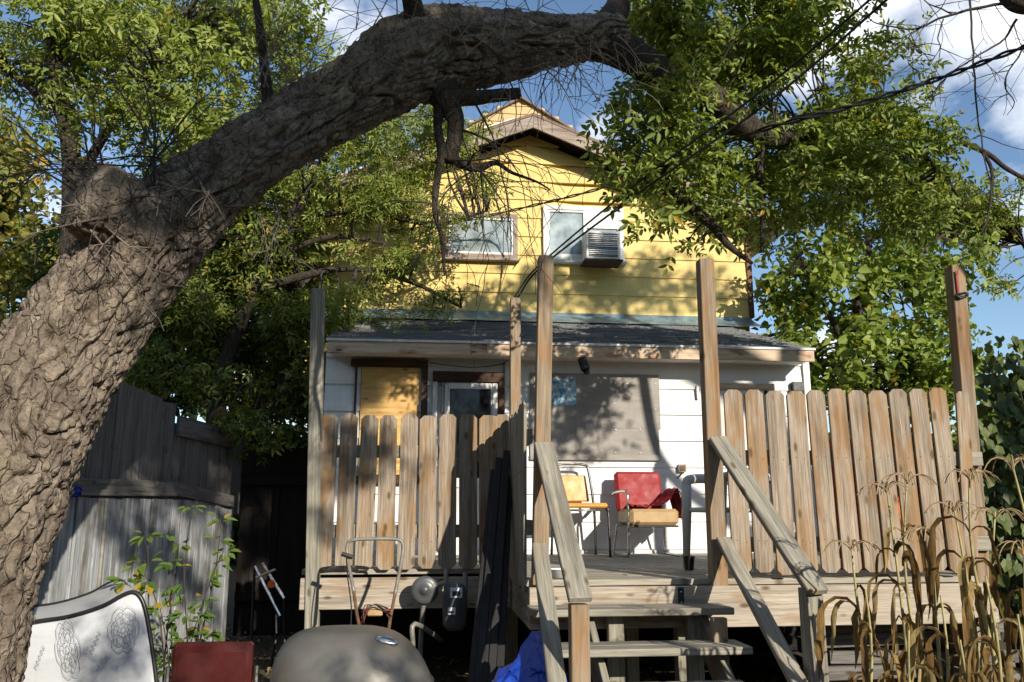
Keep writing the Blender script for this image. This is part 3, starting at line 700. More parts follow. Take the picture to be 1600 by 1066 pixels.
# red cantilever armchair
cx = xat(1010, Yc, 800)
ra = thing('tubular_armchair', 'red vinyl armchair with chrome tube sled arms and tan seat', 'armchair', (cx, Yc-.02, ZD), rz=.05, scl=.90)
B = WM[ra.name]
for s in (-1, 1):
    x = s*.275
    part(hoop([(x,.26,.60),(x,.20,.615),(x,-.16,.625),(x,-.245,.60),(x,-.265,.52),(x,-.265,.10),(x,-.24,.025),(x,-.15,.012),(x,.24,.012),(x*.98,.27,.05),(x*.9,.21,.30)], .0125, 4), 'arm_frame', M_CHROME, ra)
    part(MB().box((s*.262-.022,-.15,.625),(s*.262+.022,.15,.640)) if s < 0 else MB().box((.245,-.10,.632),(.295,.17,.645)), 'armrest', M_BLACK, ra, False, .004)
part(pad(-.245,.245,-.25,.2,.30,.455), 'seat', M_TANV, ra, False, .03)
part(pad(-.24,.24,-.235,.2,.28,.298), 'seat_base', M_BLACK, ra, False, .004)
mb = MB().box((-.245,-.035,0),(.245,.05,.42), Matrix.Translation((0,.215,.42)) @ Matrix.Rotation(-.20, 4, 'X')); part(mb, 'backrest', M_RED, ra, False, .028)
# plaid cloth
m, nt = newmat('red_plaid'); t = NT(nt); tc = t.n('ShaderNodeTexCoord'); sx = t.n('ShaderNodeSeparateXYZ'); t.l(t.mapping(tc.outputs['Object'], (9, 9, 9)), sx.inputs[0])
def stripe(o_):
    a_ = t.n('ShaderNodeMath', operation='FRACT'); t.l(o_, a_.inputs[0]); g_ = t.n('ShaderNodeMath', operation='GREATER_THAN'); g_.inputs[1].default_value = .55; t.l(a_.outputs[0], g_.inputs[0]); return g_.outputs[0]
cc = t.mix(stripe(sx.outputs['X']), (.62,.025,.035), (.2,.01,.015)); cc = t.mix(stripe(sx.outputs['Z']), cc, (.03,.004,.006), 'MIX'); t.out(t.bsdf(t.mix(.45, cc, t.mix(stripe(sx.outputs['X']), (.62,.025,.035), (.16,.008,.012))), .9))
M_PLAID = m
rows = []
for j in range(22):
    v = j/21; row_ = []
    for i in range(26):
        u = i/25
        # over the arm, falling to the seat on the inside and past the seat on the outside
        x = lerp(-.16, .345, u); prof = .475 + .17*max(0, 1-abs(x-.262)/.20)**1.2 if x < .275 else .63 - (x-.275)*4.2
        y = lerp(-.235 + .05*math.sin(u*9), .16, v)
        nz = noise.noise(Vector((x*11, y*11, 1.7)))*.028 + noise.noise(Vector((x*26, y*26, 4)))*.012
        row_.append(Vector((x + nz*.5, y + nz, max(prof + nz, .462 if x < .24 else 0) + (.012 if x < .24 else .014))))
    rows.append(row_)
cl = MB().grid(rows).build('plaid_blanket', M_PLAID, None, rot((cx, Yc-.02, ZD), .05) @ Matrix.Scale(.90, 4), smooth=True)
tag(cl, 'crumpled red and black plaid blanket over the arm of red chair', 'blanket')
# grey resin chair
cx, yc = xat(1150, 5.62, 850), 5.66
pc = thing('resin_chair', 'grey moulded plastic armchair half hidden behind the stair post', 'chair', (cx, yc, ZD), rz=-PI/2 + .15)
B = WM[pc.name]
for s in (-1, 1):
    part(MB().tube([(s*.26,-.235,0),(s*.25,-.22,.40),(s*.26,-.21,.58)], [.024,.036,.036], 8), 'leg', M_PLGREY, pc)
    part(MB().tube([(s*.24,.26,0),(s*.225,.22,.42)], [.018,.027], 8), 'leg', M_PLGREY, pc)
    part(MB().tube([Vector(v) for v in crom([(s*.26,-.21,.57),(s*.265,-.19,.615),(s*.265,-.05,.625),(s*.255,.16,.61),(s*.22,.25,.58)], 4)], .034, 8), 'armrest', M_PLGREY, pc)
part(pad(-.235,.235,-.22,.2,.385,.42), 'seat', M_PLGREY, pc, False, .012)
rows = [[Vector((lerp(-.23,.23,i/8)*(1-.12*j/6), .2+.13*j/6+.05*(1-((i-4)/4)**2), .41+.44*j/6)) for i in range(9)] for j in range(7)]
rows2 = [[p+Vector((0,.018,0)) for p in r] for r in rows]; mb = MB().grid(rows); mb.grid(rows2); part(mb, 'backrest', M_PLGREY, pc)
# black pot and white bowl
c = at(1077, 888, 5.65); c.z = ZD
pot = tag(MB().lathe([(.0001,.004),(.036,.004),(.046,.10),(.051,.10),(.051,.115),(.043,.115),(.035,.05),(.0001,.05)], 18).build('flower_pot', M_PLBLACK, None, Matrix.Translation((c.x, 5.65, ZD)) @ Matrix.Scale(.82, 4)), 'small black plastic flower pot on the deck boards', 'pot')
cb_ = xat(878, 5.14, 900)
tag(MB().lathe([(.0001,.003),(.07,.003),(.085,.05),(.092,.052),(.082,.05),(.066,.012),(.0001,.012)], 24).build('enamel_bowl', M_WHITE, None, Matrix.Translation((cb_, 5.16, ZD)), smooth=True), 'shallow white bowl on the deck beside the left handrail', 'bowl')
# orange cloth behind the pickets
rows = []
for j in range(16):
    rows.append([Vector((lerp(xat(1262, YF+.3), xat(1378, YF+.3), i/20) + .09*(j/15) , YF+.16+.04*math.sin(i*.9+j*.4), lerp(ZD+.86, ZD+.03, j/15))) for i in range(21)])
tag(MB().grid(rows).build('orange_cloth', M_ORANGE, smooth=True), 'orange cloth hanging behind the sunlit pickets', 'cloth')

# ------------------------------------------------------------------ cables overhead
def cable(pts, r, label, name='power_cable', n=8):
    q = [Vector(v) for v in crom([tuple(p) for p in pts], n)]
    o = MB().tube(q, r, 6).build(name, M_CABLE, smooth=True); return tag(o, label, 'cable', 'overhead cables')
P2 = (805, 464)
cable([at(803, 466, YL+.27), at(842, 415, 6.2), at(1000, 283, 4.9), at(1180, 150, 4.2), at(1345, 12, 3.6), at(1500, -130, 3.1)], .0075, 'upper of two black cables rising from the short post to the sky')
cable([at(808, 466, YL+.27), at(846, 417, 6.2), at(1005, 297, 4.9), at(1200, 160, 4.2), at(1385, 0, 3.6), at(1520, -120, 3.1)], .0085, 'lower of two black cables rising from the short post to the sky')
tw = [Vector(v) for v in crom([tuple(at(*p)) for p in ((600,362,9.8),(700,350,9.6),(830,322,9.2),(960,288,7.6),(1160,213,5.0),(1330,166,4.4),(1480,118,4.2),(1640,58,4.0))], 24)]
sv = thing('service_cable', 'thick twisted black service line sagging across the canopy', 'cable', tw[0], 'overhead cables')
for ph in (0, PI):
    MB().tube([p + Vector((math.cos(i*.55+ph)*.008, 0, math.sin(i*.55+ph)*.011)) for i, p in enumerate(tw)], .0085, 5).build('strand', M_CABLE, sv)
cable([at(802, 420, YU-.05), at(905, 280, 9.0), at(985, 160, 8.2), at(1080, 20, 7.4), at(1120, -60, 7)], .004, 'thin wire rising from the yellow wall into the leaves')

# ------------------------------------------------------------------ side fence
fA, fB = at(40, 800, 5.1), at(360, 800, 7.9)
fA.z = fB.z = 0; fd = (fB-fA).normalized(); fn = Vector((fd.y, -fd.x, 0))
if fn.y > 0: fn = -fn
fl = (fB-fA).length
sf = thing('side_fence', 'tall two-tier board fence, dark above and faded white below', 'fence', (fA+fB)/2)
s = 0.
while s < fl:
    w = random.uniform(.075, .12); p = fA + fd*(s+w/2); top = 1.37+random.uniform(-.004,.004)
    plank('fence_board', p+Vector((0,0,-.01))+fn*random.uniform(0,.022), p+Vector((0,0,top))+fn*random.uniform(0,.022), w-.009, .018, fd, W_PAINT, sf, .002)
    s += w
s = 0.
while s < fl+.2:
    w = random.uniform(.09, .125); p = fA + fd*(s+w/2) - fn*.05
    ztop = (2.12 + .05*math.sin(s*2) + random.uniform(-.012,.012)) if s < fl*.62 else 1.98+random.uniform(-.02,.02)
    plank('fence_board', p+Vector((0,0,1.25)), p+Vector((random.uniform(-.01,.01),0,ztop)), w-.006, .018, fd, W_FENCE, sf, .002); s += w
plank('fence_rail', fA+fn*.035+ZA*1.43, fA+fd*fl*.6+fn*.035+ZA*1.45, .11, .03, ZA, W_FENCE, sf); plank('fence_rail', fA+fd*(fl*.6+.01)+fn*.035+ZA*1.45, fB+fn*.035+ZA*1.36, .10, .03, ZA, W_FENCE, sf)
plank('fence_rail', fA+fd*fl*.62-fn*.02+ZA*1.95, fB-fn*.02+ZA*1.93, .16, .03, ZA, W_FENCE, sf)
for k in (.0, .6, 1.0): p = fA + fd*fl*k - fn*.12; plank('fence_post', p-ZA*.02, p+ZA*1.95, .09, .09, fd, W_FENCE, sf)
p = fA+fd*fl*.27+fn*.03; MB().tube([p+ZA*.2, p+ZA*1.36], .017, 8).build('conduit', M_GALV, sf)
# rear gate across the passage
gt = thing('passage_gate', 'board gate coloured shade-dark across the passage beside the house', 'gate', (xat(440, 9.3), 9.3, 0))
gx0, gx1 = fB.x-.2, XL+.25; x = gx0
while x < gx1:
    w = random.uniform(.12,.15); plank('gate_board', (x+w/2, 9.3+.012*(int(x*50)%2), 0), (x+w/2, 9.3+.012*(int(x*50)%2), 1.95+random.uniform(-.03,.03)), w+.012, .02, XA, W_SHADE, gt, .002); x += w
for zz in (.4, 1.6): plank('gate_rail', (gx0, 9.26, zz), (gx1, 9.26, zz), .1, .035, ZA, W_SHADE, gt)
# blue glove on the rail
c = at(116, 768, 5.35)
rows = [[c + Vector((lerp(-.04,.04,i/8), -.02+.015*noise.noise(Vector((i*.7,j*.8,2))), lerp(-.035,.035,j/6)*(1-.5*abs(i-4)/6)+.012*noise.noise(Vector((i*.9,j*.5,9))))) for i in range(9)] for j in range(7)]
mb = MB().grid(rows); mb.grid([[p+Vector((0,.03,0)) for p in r] for r in rows])
M_BLUE = plain('blue_tarp', (.015,.06,.42), .35, 0, .5, 4, .2, .5)
tag(mb.build('rag', M_BLUE, smooth=True), 'crumpled blue rag tucked on the fence rail beside the trunk', 'rag')

# ------------------------------------------------------------------ yard things
# mattress
M_MATT = siding('mattress_ticking', (.52,.54,.57), (.34,.33,.31), .55)
Ym = 4.45
mt = thing('mattress', 'soiled white mattress with printed floral medallions leaning by trunk', 'mattress', (xat(130, Ym, 1060), Ym, 0))
top = [(10,982),(58,972),(100,966),(135,957),(165,946),(190,932),(208,926),(220,934),(228,956),(236,1000),(243,1050),(250,1110),(262,1170)]
tp = crom(top, 4)
def mpt(px, py, k): 
    a = at(px, py, Ym + k*0 + .10*(1066-py)/140*0); return a
front = [mpt(x, y, 0) for x, y in tp]; back = [p + Vector((-.17, .28, .035)) for p in front]
fz = Vector((front[0].x, Ym, .06)); fe = Vector((front[-1].x, Ym, .06))
cf = []
R_ = 14
def bulge(u, v): return -.035*math.sin(PI*min(1, max(0, u)))*math.sin(PI*min(1, max(0, v)))**.5 + .006*noise.noise(Vector((u*6, v*6, 3)))
rows = []
for j in range(R_+1):
    v = j/R_; rows.append([Vector((lerp(p.x, lerp(fz.x, fe.x, i/(len(front)-1)), v*.25 if i < 24 else 0), Ym + bulge(i/(len(front)-1), v), lerp(p.z, .06, v))) for i, p in enumerate(front)])
MB().grid(rows).build('front_panel', M_MATT, mt, smooth=True)
M_MATS = siding('mattress_border', (.42,.42,.41), (.28,.26,.24), .6)
MB().grid([front, [lerp(a, b, .5)+Vector((0,0,.012)) for a, b in zip(front, back)], back]).build('border', M_MATS, mt, smooth=True)
MB().grid([back, [Vector((p.x, p.y, .06)) for p in back]]).build('back_panel', M_MATT, mt, smooth=True)
MB().tube([p+Vector((0,-.004,.002)) for p in front], .011, 8).build('piping', M_BLACK, mt, smooth=True)
MB().tube([p+Vector((0,.004,.002)) for p in back], .009, 8).build('piping', M_BLACK, mt, smooth=True)
M_INK = plain('print_ink', (.26,.27,.30), .8, 0, .3)
def ysurf(p):
    return Ym - .040
def ribbon(mb, pts, w):
    q = [Vector(p) for p in pts]; L_, R2 = [], []
    for i in range(len(q)):
        d_ = (q[min(i+1, len(q)-1)] - q[max(i-1, 0)]); s_ = Vector((-d_.z, 0, d_.x)); s_ = s_.normalized()*w if s_.length else s_
        L_.append(q[i]+s_); R2.append(q[i]-s_)
    mb.grid([L_, R2])
def medallion(px, py, rx, ry, tilt, M0):
    mb = MB(); c_ = at(px, py, Ym); kx = Ym/FPX
    for (k, amp, r0, ph) in ((6,.14,.86,0),(6,.12,.66,PI/6),(6,.2,.45,0),(8,.1,.26,0),(5,.05,.12,0)):
        pts = []
        for i in range(97):
            th = 2*PI*i/96; r = r0 + amp*abs(math.cos(k*th/2+ph)) - amp*.3*abs(math.cos(k*th+ph))
            x = r*math.cos(th)*rx*kx; zq = r*math.sin(th)*ry*kx
            pts.append(c_ + Vector((x*math.cos(tilt)-zq*math.sin(tilt), -.044, x*math.sin(tilt)+zq*math.cos(tilt))))
        ribbon(mb, pts, .0011)
    for i in range(12):
        th = 2*PI*i/12; a0, a1 = .3, .75
        pts = []
        for k in range(9):
            r = lerp(a0, a1, k/8); t2_ = th + .14*math.sin(k/8*PI)*(1 if i % 2 else -1); x = r*math.cos(t2_)*rx*kx; zq = r*math.sin(t2_)*ry*kx
            pts.append(c_ + Vector((x*math.cos(tilt)-zq*math.sin(tilt), -.0445, x*math.sin(tilt)+zq*math.cos(tilt))))
        ribbon(mb, pts, .0009)
    mb.build('floral_print', M_INK, mt)
medallion(112, 1012, 17, 44, .25, None); medallion(198, 982, 22, 34, .06, None)
for (px, py, tl) in ((154, 1002, 1.25), (68, 1024, 1.3)):
    mb = MB(); c_ = at(px, py, Ym); pts = [c_ + Vector((math.cos(tl)*q_ - math.sin(tl)*.008*math.sin(q_*260), -.042, math.sin(tl)*q_ + math.cos(tl)*.008*math.sin(q_*260))) for q_ in [(-.055 + .11*i/70) for i in range(71)]]
    ribbon(mb, pts, .0013); mb.build('script_print', M_INK, mt)
# maroon chair back
Yr = 3.55
a, b = at(268, 1004, Yr), at(402, 1004, Yr)
mc = thing('vinyl_chair', 'maroon vinyl chair back with chrome edges in front of the sapling', 'chair', ((a.x+b.x)/2, Yr, 0))
w = b.x - a.x
MB().box((a.x+.012, Yr-.03, .42), (b.x-.012, Yr+.02, a.z)).build('backrest', M_MAROON, mc, bevel=.012)
MB().box((a.x+.035, Yr-.034, .46), (b.x-.035, Yr-.0305, a.z-.035)).build('back_panel', M_MAROON, mc, bevel=.001)
for x in (a.x-.004, b.x+.004):
    MB().tube([(x, Yr+.06, .0), (x, Yr, .40), (x, Yr-.005, a.z-.09)], .011, 8).build('frame', M_CHROME, mc)
    MB().tube([(x, Yr+.02, .40), (x, Yr+.44, .42), (x, Yr+.48, .38), (x, Yr+.5, 0)], .011, 8).build('leg', M_CHROME, mc)
MB().box((a.x+.01, Yr+.03, .40), (b.x-.01, Yr+.46, .46)).build('seat', M_MAROON, mc, bevel=.015)
# grey domed shell
Yb = 3.5
a, b = at(446, 1066, Yb), at(694, 1066, Yb); zt_ = at(540, 981, Yb+.1).z
bq = thing('domed_hood', 'dusty grey domed hood with shiny oval dent in front of mower', 'hood', ((a.x+b.x)/2, Yb+.1, 0))
cxm = (a.x+b.x)/2; rx = (b.x-a.x)/2+.02; nb = 40; ns = 18; rings = []
for j in range(ns+1):
    v = j/ns*PI/2; rr_ = math.cos(v)**.5; hh = math.sin(v)**.75
    rings.append([Vector((cxm - .10*hh + (rx+.02)*rr_*math.copysign(abs(math.cos(2*PI*i/nb))**.82, math.cos(2*PI*i/nb)), Yb+.12+.27*rr_*math.copysign(abs(math.sin(2*PI*i/nb))**.82, math.sin(2*PI*i/nb)), .30 + (zt_-.30)*hh)) for i in range(nb+1)])
MB().grid(rings).build('shell', M_TAR, bq, smooth=True)
rim = [Vector((p.x, p.y, p.z)) for p in rings[3]]
MB().tube([p + Vector(((p.x-cxm)*.008, -.002, 0)) for p in rings[6]], .004, 6).build('seam', M_TAR, bq, smooth=True)
MB().tube([p*1 for p in rings[0]], .016, 8).build('rim', M_STEEL, bq, smooth=True)
c = at(603, 1004, Yb-.06)
mb = MB(); mb.lathe([(.001,.012),(.02,.011),(.034,.006),(.04,0),(.036,-.01)], 20, Matrix.Translation(c+Vector((0,.045,-.0))) @ Matrix.Rotation(.25,4,'Y') @ Matrix.Rotation(.62,4,'X') @ Matrix.Diagonal((1.25,.55,1,1)))
mb.build('oval_cap', M_CHROME, bq, smooth=True)
for sx_ in (-1, 1):
    for sy_ in (-1, 1): MB().tube([(cxm+sx_*.2, Yb+.12+sy_*.17, 0), (cxm+sx_*.2, Yb+.12+sy_*.17, .34)], .015, 8).build('leg', M_STEEL, bq)
MB().box((cxm-.27, Yb-.08, .16), (cxm+.27, Yb+.32, .285)).build('tub', M_TAR, bq, bevel=.03)
# push mower
Yk = 5.45
mw = thing('push_mower', 'push mower with bent tube handle and coiled wires before the deck', 'mower', (xat(586, Yk, 1000), Yk-.3, 0))
hp = [(596,1040,Yk-.55),(566,985,Yk-.35),(553,925,Yk-.15),(543,872,Yk),(543,852,Yk+.02),(551,844,Yk+.02),(586,842,Yk+.02),(620,843,Yk+.02),(629,850,Yk+.02),(628,872,Yk),(617,930,Yk-.15),(605,985,Yk-.35),(600,1040,Yk-.55)]
q = [tuple(at(*p)) for p in hp]
MB().tube([Vector(v) for v in crom(q[2:11], 5)], .0115, 8).build('upper_handle', M_GALV, mw, smooth=True)
for sq in ([(553,925,Yk-.15),(558,960,Yk-.26),(568,1010,Yk-.45)], [(617,930,Yk-.15),(610,965,Yk-.26),(604,1010,Yk-.45)]):
    MB().tube([at(*p)+Vector((0,-.012,0)) for p in sq], .010, 8).build('lower_handle', M_RUST, mw)
c = at(541, 868, Yk-.02); MB().tube([c+Vector((-.03,0,.01)), c+Vector((.04,0,-.012))], .014, 8).build('clamp_knob', M_BLACK, mw)
MB().tube([Vector(v) for v in crom([tuple(at(*p)) for p in ((541,870,Yk-.03),(543,900,Yk-.1),(549,950,Yk-.2),(546,1000,Yk-.3))], 5)], .004, 5).build('control_cable', M_CABLE, mw)
c = at(586, 957, Yk-.27)
MB().box(c+Vector((-.045,-.03,-.018)), c+Vector((.045,.02,.018)), ).build('switch_box', M_TANV, mw, bevel=.006)
for k in range(9):
    rk = random.Random(k); pts = [at(566+rk.uniform(-3,3), 962+rk.uniform(-8,14), Yk-.28), c+Vector((rk.uniform(-.06,-.02),rk.uniform(-.06,0),rk.uniform(.01,.05))), c+Vector((rk.uniform(-.02,.04),rk.uniform(-.06,0),rk.uniform(.02,.055))), at(609+rk.uniform(-3,3), 958+rk.uniform(-8,12), Yk-.28)]
    MB().tube([Vector(v) for v in crom([tuple(p) for p in pts], 5)], .0035, 5).build('wire', (M_RED, M_CABLE, M_RUST, M_GALV)[k % 4], mw, smooth=True)
mx = xat(586, Yk, 1000)
MB().box((mx-.22, Yk-.95, .08), (mx+.22, Yk-.42, .2)).build('mower_deck', M_RUST, mw, bevel=.03)
MB().lathe([(.12,.2),(.13,.3),(.10,.36),(.0001,.37)], 18, Matrix.Translation((mx, Yk-.68, 0))).build('engine', M_BLACK, mw)
for sx_ in (-1, 1):
    for yy in (Yk-.9, Yk-.46):
        MB().lathe([(.0001,-.02),(.05,-.022),(.09,-.02),(.095,0),(.09,.02),(.05,.022),(.0001,.02)], 18, Matrix.Translation((mx+sx_*.245, yy, .095)) @ Matrix.Rotation(PI/2,4,'Y')).build('wheel', M_BLACK, mw)
# gas meter
Yg = 5.78
c = at(711, 945, Yg)
gm = thing('gas_meter', 'dark grey gas meter with regulator disc and pipes under deck rim', 'gas meter', (c.x, Yg, 0))
MB().lathe([(.0001,-.17),(.05,-.165),(.08,-.13),(.085,.0),(.08,.09),(.06,.13),(.0001,.14)], 20, Matrix.Translation(c) @ Matrix.Diagonal((1,.75,1,1))).build('body', M_METER, gm, smooth=True)
MB().box(c+Vector((-.035,-.08,.05)), c+Vector((.045,-.055,.115))).build('dial_box', M_WHITE, gm, bevel=.004)
MB().box(c+Vector((-.022,-.084,.065)), c+Vector((.03,-.0805,.095))).build('dial_window', M_BLACK, gm)
MB().box(c+Vector((-.05,-.072,-.055)), c+Vector((.0,-.066,-.01))).build('label_plate', M_WHITE, gm)
MB().box(c+Vector((-.044,-.0745,-.045)), c+Vector((-.012,-.0725,-.032))).build('label_bar', M_BLACK, gm)
c2 = at(664, 922, Yg)
MB().lathe([(.0001,-.018),(.06,-.016),(.086,-.010),(.092,0),(.086,.010),(.06,.014),(.03,.016),(.026,.028),(.0001,.029)], 26, Matrix.Translation(c2) @ Matrix.Rotation(PI/2,4,'X')).build('regulator', M_METER, gm, smooth=True)
for pts in ([at(697,890,Yg), at(697,925,Yg)], [at(727,895,Yg), at(727,925,Yg)], [c2, at(690,912,Yg), at(697,910,Yg)], [at(645,1025,Yg-.1), at(645,1005,Yg-.1), at(648,975,Yg-.1), at(690,1000,Yg+.2)], [c2+Vector((0,0,.0)), c2+Vector((-.02,.1,-.3)), Vector((c2.x-.02, Yg+.1, 0))]):
    MB().tube([Vector(v) for v in crom([tuple(p) for p in pts], 4)], .017, 10).build('pipe', M_GALV, gm, smooth=True)
# leaning dark bars
lab = ['leftmost dark bar leaning on the deck corner', 'second dark bar from left leaning on deck corner', 'third dark bar from left leaning on deck corner', 'fourth dark bar from left leaning on deck corner', 'rightmost dark bar leaning on the deck corner']
for k, (x0, x1, ytop) in enumerate(((728,772,735),(739,780,716),(750,786,722),(761,792,705),(776,796,745))):
    a = at(x0, 1060, 4.95); a.z = 0.; a.y = 4.95; b = at(x1, ytop, 5.86)
    tag(plank('leaning_bar', a, b, .05, .03, XA, M_DARKMET, None, .004), lab[k], 'bar', 'dark bars leaning together')
# blue tarp
c = at(835, 1040, 4.25); rows = []
prof = [(772,1075),(790,1055),(812,1032),(838,1008),(856,986),(868,1000),(878,1020),(884,1050),(888,1080)]
pr = [at(x, y, 4.35) for x, y in prof]; pr = [Vector(v) for v in crom([tuple(p) for p in pr], 4)]
for j in range(26):
    v = j/25; row_ = []
    for i, p in enumerate(pr):
        x = p.x + .02*noise.noise(Vector((i*.4, j*.35, 1))); nzv = noise.noise(Vector((i*.22, j*.28, 6)))*.07 + noise.noise(Vector((i*.6, j*.55, 9)))*.03
        y_ = 4.5 - .42*v; zq = p.z*(1-v**1.5) + .01
        row_.append(Vector((x + nzv*.5*v + .06*v*(i/len(pr)-.5), y_ + nzv, max(.012, zq + nzv*.6))))
    rows.append(row_)
tag(MB().grid(rows).build('tarp', M_BLUE), 'crumpled bright blue tarp heaped at the foot of stairs', 'tarp')
# chrome frame in the passage
c = at(418, 925, 7.6)
wk = thing('walker_frame', 'chrome tube walker with orange reflector in the dark passage', 'walker', (c.x, 7.6, 0))
for a, b in (((398,885),(438,962)), ((410,880),(444,935)), ((395,905),(430,890)), ((432,960),(433,990))):
    MB().tube([at(*a, 7.6), at(*b, 7.55)], .012, 8).build('tube', M_CHROME, wk)
for a, b in (((398,885),(392,1020)), ((444,935),(446,1020)), ((438,962),(424,1020))):
    p, q_ = at(*a, 7.6), at(*b, 7.5); q_.z = 0; MB().tube([p, q_], .012, 8).build('leg', M_DARKMET, wk)
p = at(424, 913, 7.55); MB().lathe([(.0001,.01),(.03,.008),(.034,0)], 14, Matrix.Translation(p) @ Matrix.Rotation(PI/2,4,'X')).build('reflector', M_ORANGE, wk)
# lumber stacked under the deck
nb_ = 0
for k in range(12):
    rk = random.Random(40+k); py = 978 + (k//2)*17; Y = 5.42 + (k % 3)*.16
    z0 = max(.045, zat(py, Y, 1400)); zz0, zz1 = z0 + rk.uniform(-.02,.02), z0 + rk.uniform(-.02,.03)
    xa, xb = xat(1236+rk.uniform(0,60), Y), xat(1500+rk.uniform(0,60), Y)
    lb = ['topmost','second','third','fourth','fifth','sixth','seventh','eighth','ninth','tenth','eleventh','lowest'][k]
    if k % 3 == 2: o = MB().tube([(xa, Y, zz0), ((xa+xb)/2, Y+.01, (zz0+zz1)/2), (xb, Y, zz1)], .028, 10).build('stored_pipe', M_GALV, smooth=True); tag(o, f'{lb} length in the pile under the deck, a grey pipe', 'pipe', 'lumber and pipe stored under the deck')
    else: tag(plank('stored_board', (xa, Y, zz0), (xb, Y, zz1), rk.uniform(.07,.1), .04, ZA, W_FENCE, None), f'{lb} length in the pile under the deck, an old board', 'board', 'lumber and pipe stored under the deck')
for k, x in enumerate((xat(1310, 5.6), xat(1480, 5.6))):
    tag(MB().box((x-.05, 5.36, 0), (x+.05, 5.85, max(.01, zat(1062, 5.42, 1400)-.06))).build('block', M_GALV), ('concrete block under the near end of stored lumber', 'concrete block under the hedge end of stored lumber')[k], 'block')

# ------------------------------------------------------------------ the leaning tree
def bark_tube(path, nseg, nring, furrow=.024, F_=11., seed=0., lump=.10, capend=False):
    """path: (x, y, z, r); a furrowed trunk surface"""
    S = crom(path, nseg); pts = [Vector(s[:3]) for s in S]; rad = [float(s[3]) for s in S]
    V = []; prev = None; arc = 0.
    for i, p in enumerate(pts):
        t = (pts[min(i+1, len(pts)-1)] - pts[max(i-1, 0)]).normalized()
        u = t.orthogonal().normalized() if prev is None else (prev - t*prev.dot(t)).normalized()
        prev = u; w = t.cross(u)
        if i: arc += (pts[i]-pts[i-1]).length
        for k in range(nring):
            th = 2*PI*k/nring; c, s_ = math.cos(th), math.sin(th); r = rad[i]
            q = Vector((c*r, s_*r, arc))
            lm = noise.noise(Vector((c*1.3, s_*1.3, arc*1.5 + seed)))*lump + noise.noise(Vector((c*2.6, s_*2.6, arc*3.1 + seed)))*lump*.5
            wq = noise.noise(q*4 + Vector((seed, 0, 0)))*.07
            n1 = noise.noise(Vector(((q.x+wq)*F_, (q.y-wq)*F_, (arc+wq)*F_*.20 + seed)))
            n2 = noise.noise(Vector(((q.x-wq)*F_*1.9, (q.y+wq)*F_*1.9, arc*F_*1.15 + seed*2)))
            n3 = noise.noise(Vector((q.x*F_*4.2, q.y*F_*4.2, arc*F_*2.6 + seed)))
            f1 = 1 - min(1, abs(n1)/.16); f2 = 1 - min(1, abs(n2)/.10)
            vd = noise.voronoi(Vector(((q.x+wq*.7)*F_*1.15, (q.y-wq*.7)*F_*1.15, arc*F_*.30 + seed)))[0]; f2 = max(f2*.5, 1 - min(1, (vd[1]-vd[0])/.16))
            sc_ = min(1, r/.16)
            h = r*(1+lm) + sc_*furrow*(-1.0*f1 - .42*f2 + .28*n3 + .22*n2 + .2*vd[0])
            V.append(p + (u*c + w*s_)*max(h, r*.4))
    m = MB(); n_ = nring; fs = []
    for i in range(len(pts)-1):
        for k in range(n_): fs.append((i*n_+k, i*n_+(k+1) % n_, (i+1)*n_+(k+1) % n_, (i+1)*n_+k))
    if capend:
        e = (len(pts)-1)*n_; V.append(pts[-1] + (pts[-1]-pts[-2]).normalized()*rad[-1]*.25); ci = len(V)-1
        for k in range(n_): fs.append((e+k, e+(k+1) % n_, ci))
    m.v = [tuple(v) for v in V]; m.f = fs; return m, pts
def pr4(px, py, Y, rp): p = at(px, py, Y); return (p.x, p.y, p.z, rp*Y/FPX)
tb = at(-110, 1066, 3.75)
tree = thing('leaning_tree', 'massive old leaning tree whose limb arches over the whole yard', 'tree', (tb.x-.1, tb.y, 0))
T = [pr4(-270, 1450, 3.7, 230), pr4(-200, 1180, 3.7, 172), pr4(-152, 1066, 3.72, 144), pr4(-84, 900, 3.75, 122), pr4(10, 700, 3.8, 104), pr4(76, 588, 3.82, 94),
     pr4(148, 486, 3.85, 84), pr4(232, 378, 3.9, 77), pr4(318, 296, 3.95, 66), pr4(428, 220, 4.0, 58), pr4(545, 154, 4.1, 62), pr4(660, 88, 4.2, 76), pr4(785, 72, 4.35, 60), pr4(885, 62, 4.5, 42), pr4(965, 54, 4.65, 36)]
m_, tpts = bark_tube(T, 48, 240, .040, 12., 0., .06)
m_.build('trunk', M_BARK, tree, smooth=True)
m_, _ = bark_tube([pr4(235, 372, 3.86, 70), pr4(190, 345, 3.76, 68), pr4(155, 322, 3.66, 62), pr4(132, 308, 3.6, 58)], 14, 80, .022, 14, 5., .16, True)
m_.build('limb_stub', M_BARK, tree, smooth=True)
